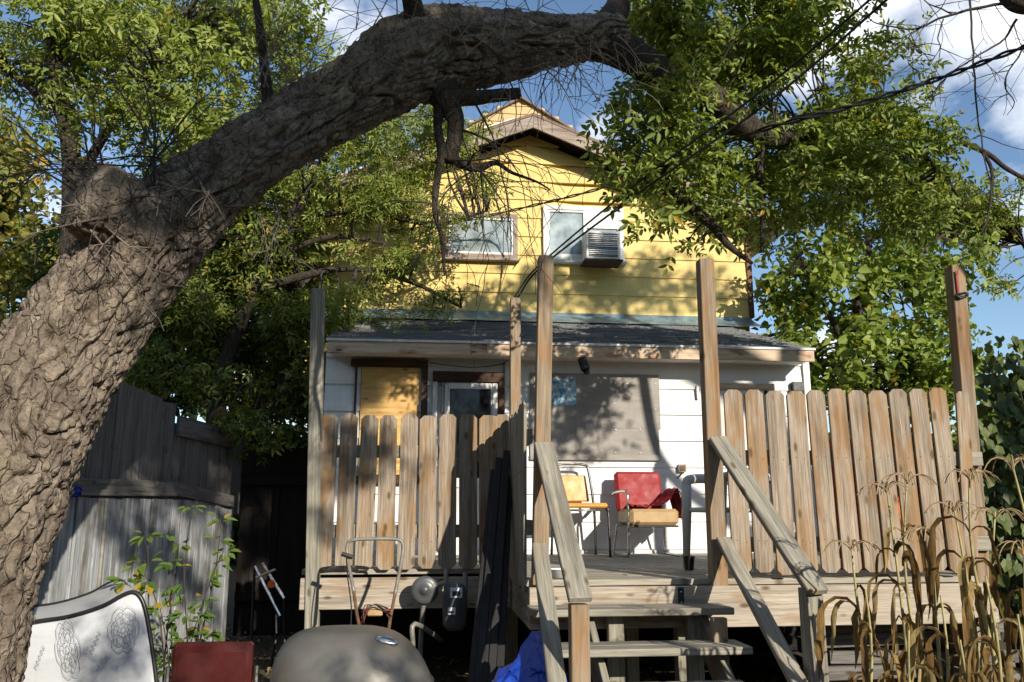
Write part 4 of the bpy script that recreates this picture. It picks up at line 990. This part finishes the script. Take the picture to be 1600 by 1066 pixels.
LB = [[pr4(930,58,4.58,38), pr4(985,88,4.8,31), pr4(1045,122,4.95,28), pr4(1105,150,5.1,26), pr4(1155,190,5.2,24), pr4(1195,214,5.3,17), pr4(1240,216,5.5,10), pr4(1300,205,5.7,6)],
      [pr4(940,56,4.6,34), pr4(966,10,4.7,22), pr4(978,-40,4.8,18), pr4(1010,-150,5.0,14)],
      [pr4(1060,130,4.97,20), pr4(1056,180,5.05,21), pr4(1040,235,5.1,19), pr4(1030,275,5.15,13), pr4(1068,315,5.2,10), pr4(1110,350,5.25,9), pr4(1140,385,5.3,6), pr4(1175,412,5.35,3)],
      [pr4(1190,215,5.3,9), pr4(1186,262,5.35,6.5), pr4(1192,330,5.35,6), pr4(1190,392,5.3,2.5)],
      [pr4(690,140,4.2,34), pr4(702,165,4.2,22), pr4(712,190,4.2,15), pr4(708,225,4.2,13), pr4(702,252,4.2,12)],
      [pr4(695,152,4.2,16), pr4(740,153,4.2,13), pr4(780,149,4.22,11.5), pr4(811,146,4.24,10)],
      [pr4(704,245,4.2,9), pr4(725,258,4.22,8), pr4(750,262,4.25,7), pr4(775,255,4.3,4), pr4(800,270,4.3,3), pr4(838,284,4.35,2), pr4(860,297,4.4,1.2)],
      [pr4(688,160,4.2,12), pr4(684,200,4.2,8), pr4(690,240,4.2,8), pr4(682,290,4.2,6), pr4(680,330,4.2,5), pr4(690,370,4.2,4), pr4(695,430,4.2,2)],
      [pr4(428,215,4.0,16), pr4(418,150,3.98,10), pr4(408,60,3.95,7), pr4(398,-10,3.95,6), pr4(380,-120,3.9,5)],
      [pr4(655,70,4.1,24), pr4(640,-10,3.95,16), pr4(600,-120,3.7,16), (-1.0,3.2,5.0,.09), (-1.9,2.4,5.6,.08), (-2.6,.6,6.2,.06), (-2.4,-1.6,6.8,.04)],
      [pr4(1180,205,5.3,8), pr4(1300,175,5.6,6.5), pr4(1370,175,5.8,5.5), pr4(1440,200,6,5), pr4(1535,236,6.1,4.5), pr4(1575,265,6.2,4), pr4(1640,300,6.3,3)],
      [pr4(1535,236,6.1,3.5), pr4(1550,270,6.1,3), pr4(1545,330,6.1,2.2), pr4(1535,380,6.1,1.2)],
      [pr4(1420,190,5.9,4.5), pr4(1450,250,6.0,4), pr4(1485,290,6.05,3), pr4(1500,310,6.1,2)],
      [pr4(1040,240,5.1,9), pr4(1000,295,5.1,6), pr4(960,330,5.1,3)]]
skel = []
for i, b in enumerate(LB):
    m_, pp = bark_tube(b, 8 if i not in (4, 5) else 16, 30 if b[0][3] > .04 else 12, .010, 26, i*3.1, .12, True)
    m_.build('branch', M_BARKD, tree, smooth=True)
    if i in (0, 1, 2, 3, 9, 10, 12, 13): skel += pp
rt = random.Random(11); mb = MB()
# drooping dead twigs
for (px, py, Y, n_, L_, dr_) in ((720,200,4.2,5,.75,.28), (745,150,4.22,5,.9,.30), (750,262,4.25,6,.6,.22), (770,100,4.1,4,.7,.25), (700,250,4.2,4,.55,.3), (850,110,4.3,4,.45,.2), (690,330,4.2,4,.4,.3), (735,255,4.25,4,.8,.33), (735,60,4.05,3,.6,.3)):
    for k in range(n_-2): grow(mb, at(px+rt.uniform(-12,12), py+rt.uniform(-10,10), Y), (rt.uniform(-.8,1), rt.uniform(-.5,.2), rt.uniform(-.9,.3)), L_*rt.uniform(.6,1.1), .006, 2, rt, 3, dr_*.45, n=8)
for (px, py, Y, n_, L_) in ((150,300,3.62,7,.6), (220,290,3.7,8,.6), (185,345,3.65,6,.45), (250,260,3.75,6,.6), (330,330,3.75,4,.5)):
    for k in range(n_): grow(mb, at(px+rt.uniform(-25,25), py+rt.uniform(-20,20), Y), (rt.uniform(-1,1), rt.uniform(-.6,0), rt.uniform(-.5,1)), L_*rt.uniform(.5,1.1), .006, 2, rt, 3, .02)
tag(mb.build('dead_twigs', M_TWIGD, tree), kind='stuff'); mb = MB()
for (px, py, Y, n_, L_, up) in ((480,160,3.9,9,.75,1.2), (430,130,3.9,7,.6,1.2), (700,75,4.0,6,.5,.6), (880,90,4.3,14,.42,-.5), (600,60,3.9,5,.5,1.), (930,70,4.45,10,.4,-.4), (420,330,3.85,5,.4,-.8), (300,290,3.7,6,.35,-.3), (165,350,3.55,4,.5,-.6), (840,60,4.2,6,.6,.1)):
    for k in range(n_): grow(mb, at(px+rt.uniform(-35,35), py+rt.uniform(-16,16), Y), (rt.uniform(-.7,.7), rt.uniform(-.5,.0), up*rt.uniform(.4,1)), L_*rt.uniform(.5,1.1), .0045, 1, rt, 3, .08)
tag(mb.build('sucker_twigs', M_TWIG, tree), kind='stuff')
EL = [ell(1110,70,5.3,150,90,.8), ell(1230,100,5.5,130,95,.9), ell(1020,150,5.0,90,60,.5), ell(1085,235,5.2,120,80,.6), ell(1190,215,5.5,140,95,.8), ell(1300,250,5.9,130,95,.9), ell(1120,320,5.3,80,45,.5), ell(1230,330,5.8,110,60,.8), ell(1345,180,6.1,90,75,.8), ell(1420,250,6.2,70,60,.7), ell(1000,340,5.1,60,35,.35), ell(960,215,5.0,55,50,.35), ell(1050,20,5.1,120,50,.7), ell(1090,385,5.3,50,25,.3), ell(1170,-60,5.4,230,80,1.0), ell(1380,90,6.0,60,40,.5), ell(1290,150,5.9,90,60,.6), ell(1400,320,6.3,100,60,.7), ell(1200,20,5.5,110,60,.7), ell(990,270,5.1,60,60,.35)]
Pm = crown_pts(EL, 9000, 2.2, -.05, .45)
Pblock = crown_pts([(np.array(c), np.array(r)) for c, r in (((-2.0,3.4,5.5),(1.7,1.4,.7)), ((-.6,2.4,5.2),(1.3,1.1,.6)), ((-2.8,1.4,5.0),(1.4,1.3,.7)), ((.3,.6,5.4),(1.0,1.0,.4)), ((-3.6,-1.2,6.6),(2.4,2.4,1.6)), ((-.9,-2.6,7.2),(1.6,1.8,1.6)))], 7600, 1.6, -.15, .6)  # unseen overhead clumps added to block sky and sun
Pm = np.concatenate([Pm, Pblock])
V, F = compound_leaves(Pm, .062, .42, 5); o = quad_obj('crown', V, F, LF_MAIN, tree); tag(o, kind='stuff')
mb = MB(); twig_net(mb, skel, Pm, rt, 170, .009); tag(mb.build('crown_twigs', M_TWIGD, tree), kind='stuff')
# ------------------------------------------------------------------ tree behind the camera whose bare limb reaches in; unseen crown added for shade
bt = thing('bare_limbed_tree', 'tree with thin bare branches at the upper right corner and unseen shading crown added', 'tree', (8.6, -1.2, 0))
lb = [[(8.6,-1.2,0,.34), (8.55,-1.2,2.0,.27), (8.2,-1.1,4.2,.22), (7.4,-1.0,6.0,.17)],
      [(8.2,-1.1,4.2,.12), (6.4,1.0,3.9,.08), (4.7,2.7,3.85,.05)] + [pr4(1740,-20,3.9,17), pr4(1670,0,4.1,17), pr4(1595,8,4.2,17), pr4(1560,-20,4.3,10), pr4(1530,-60,4.4,6)],
      [(7.4,-1.0,6.0,.14), (5.6,-1.6,7.3,.11), (4.0,-2.4,7.0,.08), (2.6,-2.4,6.2,.06), (1.6,-2.4,5.5,.04)],
      [(7.4,-1.0,6.0,.12), (6.6,1.0,6.9,.08), (5.6,3.0,7.1,.05), (4.6,3.2,7.2,.03)]]
bsk = []
for i, b in enumerate(lb):
    m_, pp = bark_tube(b, 10, 36, .015, 16, 9+i, .1); m_.build('trunk' if i == 0 else 'branch', M_BARKD, bt, smooth=True)
    if i > 1: bsk += pp
mb = MB()
def wig(pts, r, n=4):
    q = [Vector(v) for v in crom([tuple(at(*p)) for p in pts], n)]
    q = [p + Vector(noise.noise_vector(p*9))*.012 for p in q]
    mb.tube(q, [lerp(r, .002, i/(len(q)-1)) for i in range(len(q))], 5, cap=False); return q
for pts, r in (([(1600,2,4.2),(1540,10,4.3),(1480,25,4.4),(1430,45,4.5),(1385,40,4.5),(1360,30,4.6),(1340,0,4.6)], .011), ([(1590,30,4.2),(1570,60,4.3),(1530,85,4.3),(1480,120,4.4),(1440,165,4.5)], .009),
               ([(1445,38,4.5),(1420,60,4.5),(1440,85,4.5),(1395,120,4.5)], .006), ([(1515,-10,4.3),(1520,80,4.3),(1525,160,4.3),(1535,230,4.3),(1548,300,4.3),(1540,350,4.3),(1515,385,4.3)], .007),
               ([(1620,40,4.2),(1590,90,4.2),(1570,130,4.2),(1585,160,4.2),(1575,180,4.2)], .006), ([(1490,22,4.4),(1450,5,4.4),(1425,-20,4.4)], .006), ([(1475,30,4.4),(1465,60,4.4),(1470,75,4.4),(1450,100,4.4)], .005)):
    q = wig(pts, r)
    for k in range(6): i = rt.randrange(1, len(q)); grow(mb, q[i], (rt.uniform(-1,1), rt.uniform(-.4,.4), rt.uniform(-1,.4)), rt.uniform(.15,.4), .0035, 1, rt, 2, .05, n=6)
tag(mb.build('bare_twigs', M_TWIGD, bt), kind='stuff')
EL = [(np.array(c), np.array(r)) for c, r in (((1.75,-2.4,5.5),(.55,.6,.42)), ((2.3,-2.4,5.85),(.6,.6,.45)), ((2.9,-2.4,6.25),(.6,.6,.45)), ((3.5,-2.4,6.6),(.6,.6,.45)), ((4.1,-2.4,6.95),(.6,.6,.45)), ((4.6,-2.4,7.3),(.6,.6,.45)),
    ((2.2,-2.9,6.9),(1.3,.7,.6)), ((3.6,-3.0,7.8),(1.2,.7,.5)), ((1.2,-2.6,6.2),(.9,.6,.5)), ((.7,-2.6,5.2),(.6,.5,.4)), ((3.5,-2.4,5.25),(.45,.4,.22)), ((2.1,-2.4,4.95),(.45,.4,.3)), ((1.9,-2.4,3.5),(.42,.3,.24)), ((2.6,-2.4,3.15),(.35,.3,.16)), ((2.7,-2.4,5.5),(.5,.5,.3)), ((1.95,-2.2,4.75),(.3,.4,.3)), ((2.45,-2.2,4.7),(.28,.3,.16)), ((3.1,-2.4,4.75),(.3,.3,.14)), ((3.8,-2.4,5.95),(.5,.4,.3)))]
Pshade = crown_pts(EL, 9600, 1.7, -.16, .55)  # unseen clumps added along sun rays to shade limb, fence and mattress
Pshade = np.concatenate([Pshade, crown_pts([(np.array((3.72,3.0,4.2)), np.array((.5,.35,.4)))], 230, 2.6, -.05, .6), crown_pts([(np.array((5.6,3.0,7.05)), np.array((1.9,.7,.36)))], 1100, 1.8, .0, .6)])  # more unseen clumps, added to dapple the grey board and yellow wall
V, F = compound_leaves(Pshade, .072, .46, 5); o = quad_obj('crown', V, F, LF_DARK, bt); tag(o, kind='stuff')
mb = MB(); twig_net(mb, bsk, Pshade, rt, 120, .010); tag(mb.build('crown_twigs', M_TWIGD, bt), kind='stuff')

# ------------------------------------------------------------------ wood around the lots
rows = []
for j in range(7):
    rw = []
    for i in range(121):
        th = 2*PI*i/120; sun_side = math.cos(th - math.atan2(SUND.y, SUND.x)); hgt = 4.6 if sun_side > .75 else (3.6 if math.sin(th) > .35 else 9.0)  # tall stretches out of view added to cut sky light
        r_ = 19 + 1.6*noise.noise(Vector((math.cos(th)*5, math.sin(th)*5, j*.6))) - .35*j; rw.append(Vector((r_*math.cos(th), 4+r_*math.sin(th), hgt*(.85+.35*noise.noise(Vector((math.cos(th)*9, math.sin(th)*9, 3))))*j/6 - .05)))
    rows.append(rw)
wm = MB().grid(rows); nw = 16000; Pw = []
for k in range(nw):
    i, j = rng.integers(0, 120), rng.integers(0, 6); a_, b_ = rng.random(), rng.random()
    p_ = rows[j][i].lerp(rows[j][i+1], a_).lerp(rows[j+1][i].lerp(rows[j+1][i+1], a_), b_); Pw.append(np.array(p_) + rng.normal(size=3)*.35)
V, F = simple_leaves(np.array(Pw), .42, .75)
nV = len(wm.v); V = np.concatenate([np.array(wm.v), V]); F = np.concatenate([np.array(wm.f), F + nV])
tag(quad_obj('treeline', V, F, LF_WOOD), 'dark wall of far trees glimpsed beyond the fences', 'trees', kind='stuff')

# ------------------------------------------------------------------ other trees
def simple_tree(name, label, base, trunk_path, ells, nleaf, leaf, kind, mat, gs, thr, ntw, seed, group='trees around the yard', barkm=M_BARKD, stems=None, shell=.5):
    tr = thing(name, label, 'tree', base, group); rr_ = random.Random(seed); sk = []
    for i, path in enumerate([trunk_path] + (stems or [])):
        m_, pp = bark_tube(path, 8, 20, .01, 20, seed+i, .08); m_.build('trunk' if i == 0 else 'branch', barkm, tr, smooth=True); sk += pp[len(pp)//4:]
    P_ = crown_pts(ells, nleaf, gs, thr, shell)
    if kind == 'c': V, F = compound_leaves(P_, leaf, .40, 5)
    elif kind == 'n': V, F = compound_leaves(P_, leaf, .30, 7, .7)
    else: V, F = simple_leaves(P_, leaf)
    tag(quad_obj('crown', V, F, mat, tr), kind='stuff')
    mb = MB(); twig_net(mb, sk, P_, rr_, ntw, .016); tag(mb.build('crown_twigs', M_TWIGD, tr), kind='stuff'); return tr
def base(px, Y): p = at(px, 900, Y); return (p.x, Y, 0)
def tp_(px0, Y, pts): b_ = base(px0, Y); return [(*b_, .001+pts[0][2])] + [pr4(px, py, Y+(dy if dy else 0), 1)[:3] + (r,) for px, py, r, dy in [(q[0], q[1], q[2], q[3] if len(q) > 3 else 0) for q in pts]]
# leafy tree behind the trunk, upper left
simple_tree('maple_tree', 'sunlit green tree with grey stems rising behind the leaning trunk', base(110, 8.2), tp_(110, 8.2, [(108,500,.11),(112,250,.09),(85,100,.07),(95,-40,.05)]),
    [ell(120,60,8.2,190,110,1.3), ell(300,110,8.0,170,120,1.2), ell(400,40,8.3,150,90,1.3), ell(210,190,7.8,150,70,1.0), ell(60,130,8.5,80,90,.9), ell(330,230,7.8,110,60,.9), ell(200,-60,8.4,320,70,1.4), ell(470,90,8.4,70,80,.8)], 5600, .078, 'c', LF_PALE, 1.7, -.02, 220, 21,
    stems=[[pr4(112,300,8.2,10), pr4(170,200,8.1,7), pr4(230,120,8.0,5), pr4(290,40,8.0,4)], [pr4(100,180,8.2,9), pr4(50,140,8.2,6), pr4(10,110,8.3,4)]])
simple_tree('background_tree', 'yellowish far tree filling the gap left of the trunk', base(-40, 15), tp_(-40, 15, [(-30,600,.2),(-10,400,.15),(0,300,.1)]),
    [ell(20,330,15,95,130,1.6), ell(-30,260,15,80,110,1.6), ell(40,430,14.5,80,90,1.4), ell(-20,500,14.5,80,80,1.4)], 5200, .15, 's', LF_YEL, .8, -.2, 40, 22)
# light green tree between house and fence, hanging over the wall
simple_tree('box_elder_tree', 'light green tree drooping leafy branches over the yellow wall', base(330, 8.6), tp_(330, 8.6, [(340,640,.085),(385,480,.07),(450,350,.055),(520,230,.04)]),
    [ell(620,230,8.6,120,70,.7), ell(700,200,8.6,75,60,.6), ell(540,300,8.5,110,80,.8), ell(650,330,8.7,90,60,.5), ell(600,420,8.4,110,50,.5), ell(690,460,8.3,55,40,.35), ell(480,240,8.6,90,60,.8), ell(740,300,8.8,60,60,.4), ell(520,480,8.2,70,50,.5), ell(560,180,8.8,90,50,.8), ell(610,500,7.9,80,16,.3), ell(430,170,9,80,60,.9)], 4300, .062, 'n', LF_PALE, 2.3, .10, 150, 23,
    stems=[[pr4(400,450,8.6,8), pr4(540,420,8.5,5), pr4(640,440,8.4,3.5), pr4(720,480,8.3,2)], [pr4(455,345,8.6,6), pr4(560,330,8.6,5), pr4(680,350,8.7,4), pr4(760,330,8.8,2)], [pr4(425,400,8.6,6), pr4(520,370,8.5,4), pr4(600,380,8.5,3)]])
simple_tree('overhanging_shrub', 'dark tangled shrub spilling over the side fence', base(330, 9.0), tp_(330, 9.0, [(330,720,.07),(335,600,.06),(345,500,.05),(360,400,.03)]),
    [ell(300,470,8.7,120,90,.8), ell(400,400,9.0,120,90,.9), ell(400,560,8.8,110,80,.7), ell(260,570,8.0,80,55,.5), ell(450,620,8.9,70,60,.5), ell(340,340,9.0,110,70,.8), ell(370,655,7.6,55,35,.3), ell(415,690,7.9,50,35,.3), ell(480,480,9.2,50,90,.5), ell(470,570,8.2,55,70,.4), ell(440,500,8.4,60,60,.5)], 6000, .07, 'c', LF_SHRUB, 1.9, -.02, 170, 24,
    stems=[[pr4(335,640,9,6), pr4(280,560,8.8,4), pr4(240,480,8.6,3)], [pr4(335,600,9,6), pr4(420,520,8.9,4), pr4(470,450,8.9,3)], [pr4(360,640,9,5), pr4(440,600,8.8,4), pr4(490,560,8.8,2)]])
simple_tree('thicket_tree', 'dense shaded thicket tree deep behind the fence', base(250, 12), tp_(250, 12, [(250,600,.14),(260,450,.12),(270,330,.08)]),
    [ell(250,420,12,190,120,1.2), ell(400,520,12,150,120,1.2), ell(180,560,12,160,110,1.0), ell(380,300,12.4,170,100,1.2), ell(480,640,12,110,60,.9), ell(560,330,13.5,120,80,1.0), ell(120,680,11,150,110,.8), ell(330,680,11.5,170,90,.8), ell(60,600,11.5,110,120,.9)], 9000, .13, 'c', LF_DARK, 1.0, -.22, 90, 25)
# right-hand maple
simple_tree('garden_maple', 'bright broad-leaved maple growing behind the sunlit pickets', base(1330, 9.3), tp_(1330, 9.3, [(1325,700,.09),(1330,560,.075),(1345,460,.06),(1360,360,.04)]),
    [ell(1300,560,8.9,130,75,.9), ell(1260,460,9.2,80,70,.8), ell(1390,480,9.2,120,90,.9), ell(1340,390,9.4,130,80,.9), ell(1430,580,9.0,90,70,.8), ell(1230,560,9.0,50,60,.5), ell(1460,430,9.3,60,60,.6), ell(1200,440,9.4,28,60,.3), ell(1510,400,9.4,45,50,.5), ell(1400,620,9.3,130,50,.8), ell(1500,560,9.6,60,80,.7), ell(1520,660,9.2,50,60,.5), ell(1180,560,9.8,40,60,.4)], 9800, .10, 's', LF_MAPLE, 2.0, .0, 150, 26,
    stems=[[pr4(1330,560,9.3,6), pr4(1290,480,9.2,4), pr4(1250,400,9.2,2.5)], [pr4(1340,480,9.3,6), pr4(1410,420,9.2,4), pr4(1470,370,9.2,2.5)], [pr4(1325,620,9.3,5), pr4(1270,570,9.1,3), pr4(1220,520,9.1,2)]])
simple_tree('ash_tree', 'wispy pale tree with bare twigs beyond the end post', base(1700, 11), tp_(1700, 11, [(1690,700,.1),(1660,500,.07),(1600,380,.04)]),
    [ell(1540,330,11,90,70,1), ell(1460,330,11,80,60,.9), ell(1590,380,11,60,60,.8), ell(1420,300,11,70,60,.8), ell(1560,430,11,60,40,.6)], 2200, .085, 'c', LF_PALE, 1.3, .10, 140, 27)
# vine hedge on the right
vh = thing('vine_hedge', 'dark broad-leaved vine hedge beyond the end post', 'hedge', base(1580, 6.4), None)
rv = random.Random(5); mb = MB(); EV = [ell(1580,640,6.3,75,110,.35), ell(1640,580,6.4,90,90,.4), ell(1570,780,6.3,65,120,.3), ell(1640,760,6.4,90,170,.4), ell(1560,560,6.5,40,40,.3), ell(1560,900,6.4,60,100,.35), ell(1650,920,6.4,80,130,.4)]
Pv = crown_pts(EV, 1500, 2.0, -.4, .35)
for k in range(40):
    p = Vector(Pv[rv.randrange(len(Pv))]); mb.tube(curvy((p.x+rv.uniform(-.1,.1), 6.6, 0), p, -.05, .06, 7, rv), [.010*(1-.6*i/6) for i in range(7)], 5, cap=False)
tag(mb.build('vine_stems', M_TWIGD, vh), kind='stuff')
V, F = simple_leaves(Pv, .10, .8, .9); tag(quad_obj('foliage', V, F, LF_VINE, vh), kind='stuff')
lm = bpy.data.meshes.new('leaf')
lm.from_pydata([(0,0,0),(.25,.30,.06),(.55,.42,.08),(.80,.22,.03),(1.05,0,-.10),(.80,-.22,.03),(.55,-.42,.08),(.25,-.30,.06),(.5,0,.0),(.02,.22,.03),(.02,-.22,.03)], [], [(0,9,1,8),(1,2,8),(2,3,8),(3,4,8),(4,5,8),(5,6,8),(6,7,8),(7,10,0,8)]); lm.materials.append(LF_VINE2)
def put_leaf(p, d, nrm, L_, mesh, par, name='leaf'):
    d = Vector(d).normalized(); n_ = Vector(nrm); s_ = n_.cross(d).normalized(); n_ = d.cross(s_)
    M = Matrix((d, s_, n_)).transposed().to_4x4() @ Matrix.Scale(L_, 4); M.translation = Vector(p)
    return link(bpy.data.objects.new(name, mesh), par, M)
for k in range(150):
    px, py = rv.uniform(1512, 1600), rv.uniform(525, 880)
    if py < 640 and px < 1525: continue
    p = at(px, py, 6.02 + rv.uniform(-.05,.1)); put_leaf(p, (rv.uniform(-.6,.6), -.35, -1), (rv.uniform(-.4,.4), -1, .35), rv.uniform(.07,.11), lm, vh)

# sapling by the fence
sp_ = thing('sapling', 'young leafy sapling in front of the faded white fence', 'sapling', base(290, 4.9), None)
rs = random.Random(8); lsm = bpy.data.meshes.new('leaf'); lsm.from_pydata(*[list(x) for x in ([(0,0,0),(.28,.24,.06),(.62,.22,.05),(1,0,-.08),(.62,-.22,.05),(.28,-.24,.06)], [], [(0,1,2,3),(0,3,4,5)])]); lsm.materials.append(LF_SAP)
for k, (tx, ty) in enumerate(((230,835),(262,880),(300,790),(345,810),(215,880),(325,905),(280,850),(350,860),(250,950),(310,960),(195,905),(335,985),(285,1000),(265,1025))):
    a = Vector(base(288+rs.uniform(-14,14), 4.9)); b = at(tx, ty, 4.75+rs.uniform(-.2,.2)); pts = curvy(a, b, -.06, .05, 8, rs)
    MB().tube(pts, [.007*(1-.7*i/7) for i in range(8)], 5, cap=False).build('stem', M_TWIGD, sp_)
    for j in range(20):
        i = rs.randint(2, 7) if j > 2 else 7; p = pts[i]; d = Vector((rs.uniform(-1,1), rs.uniform(-1,.3), rs.uniform(-.7,.3))); L_ = rs.uniform(.045,.08)
        put_leaf(p + d.normalized()*.03, d, (rs.uniform(-.4,.4), -.5, 1), L_, lsm, sp_)
        if j % 2: put_leaf(p + d.normalized()*.02, d + Vector((rs.uniform(-1,1), 0, rs.uniform(-.5,.5))), (rs.uniform(-.4,.4), -.6, 1), L_*.85, lsm, sp_)

# dead corn
rc = random.Random(12)
def corn_leaf(p, az, L_, w, droop, twist):
    q = Vector(p); d = Vector((math.cos(az), math.sin(az)*.7, 2.0)).normalized(); rows = []
    s0 = Vector((-math.sin(az), math.cos(az), 0)); n_ = 12
    for i in range(n_+1):
        t_ = i/n_; ww = w*(.35+1.3*t_)*(1-t_**2.2)*(1+.35*noise.noise(Vector((t_*5, az, L_*40))))+.0015; s0 = (s0 + Vector((rc.uniform(-.1,.1), rc.uniform(-.1,.1), 0))).normalized(); sd = Matrix.Rotation(twist*t_, 3, d) @ s0; up = d.cross(sd)
        rows.append([q - sd*ww + up*ww*.7, q.copy(), q + sd*ww*(1+.3*math.sin(t_*23+az)) + up*ww*.7])
        q = q + d*L_/n_; d = (d + Vector((rc.uniform(-.06,.06), rc.uniform(-.06,.06), -droop*(.5+1.2*t_)))).normalized()
        hz2 = math.hypot(d.x, d.y)
        if d.z < -.9 or (d.x*math.cos(az) + d.y*math.sin(az)) < .12:
            d = Vector((math.cos(az)*.16 + rc.uniform(-.05,.05), math.sin(az)*.16 + rc.uniform(-.05,.05), -1)).normalized()
    return MB().grid(rows)
corn = [(1385,760,3.35),(1418,745,3.5),(1330,850,3.45),(1455,830,3.2),(1490,790,3.4),(1515,740,3.05),(1555,800,3.3),(1580,720,2.9),(1600,850,3.2),(1352,920,3.2),(1470,930,3.0),(1540,900,2.85),(1590,960,2.75),(1420,985,2.9),(1500,1000,2.8)]
cl_ = ['tasselled dry corn stalk nearest the stair rail', 'dry corn stalk with tassel left of the tallest clump', 'short brown corn stalk closest to the newel post', 'bent dry corn stalk amid the front of the patch', 'drooping-tassel corn stalk against the last pickets', 'tall pale corn stalk before the end post', 'brown-leaved corn stalk before the dark hedge', 'tallest corn stalk at the picture edge', 'leaning corn stalk at the picture edge below the tallest', 'low broken corn stalk under the rim board', 'broken corn stalk in the middle of the patch', 'low leafy corn stalk under the tall pale one', 'stubby corn stalk in the lowest right corner', 'stubby corn stalk at the front left of the patch', 'stubby corn stalk at the front middle of the patch']
for k, (px, ty, Y) in enumerate(corn):
    top_ = at(px, ty, Y); bx = top_.x + rc.uniform(-.10,.10); b0 = Vector((bx, Y + rc.uniform(-.05,.05), 0))
    cs = thing('corn_stalk', cl_[k], 'corn', b0, 'dry corn stalks')
    pts = curvy(b0, top_, 0, .03, 12, rc)
    MB().tube(pts, [lerp(.012, .0035, i/11) for i in range(12)], 7).build('stem', M_CORNSTEM, cs, smooth=True)
    nlv = 11 if ty < 860 else 9
    for j in range(nlv):
        t_ = lerp(.22, .93, (j+rc.uniform(-.2,.2))/nlv); p = pts[int(t_*11)]
        corn_leaf(p, rc.uniform(0, 2*PI), rc.uniform(.26,.56), rc.uniform(.009,.026), rc.choice((rc.uniform(.8,1.3), rc.uniform(1.2,2.2), rc.uniform(1.8,3.2))), rc.uniform(-4,4)).build('leaf', M_BLADE, cs, smooth=True)
        if rc.random() < .6: corn_leaf(p, rc.uniform(0, 2*PI), rc.uniform(.2,.4), rc.uniform(.010,.018), 1.1, rc.uniform(-3,3)).build('leaf', M_BLADE, cs, smooth=True)
    if ty < 860:
        mb = MB()
        for j in range(13):
            az = rc.uniform(0, 2*PI); d = Vector((math.cos(az)*.8, math.sin(az)*.5, 1.0)); q = top_ - Vector((0,0,.03)) ; pp = [q]
            for i in range(6): q = q + d.normalized()*.026; d.z -= .42; pp.append(q)
            mb.tube(pp, .0021, 4, cap=False)
        mb.build('tassel', M_TASSEL, cs)
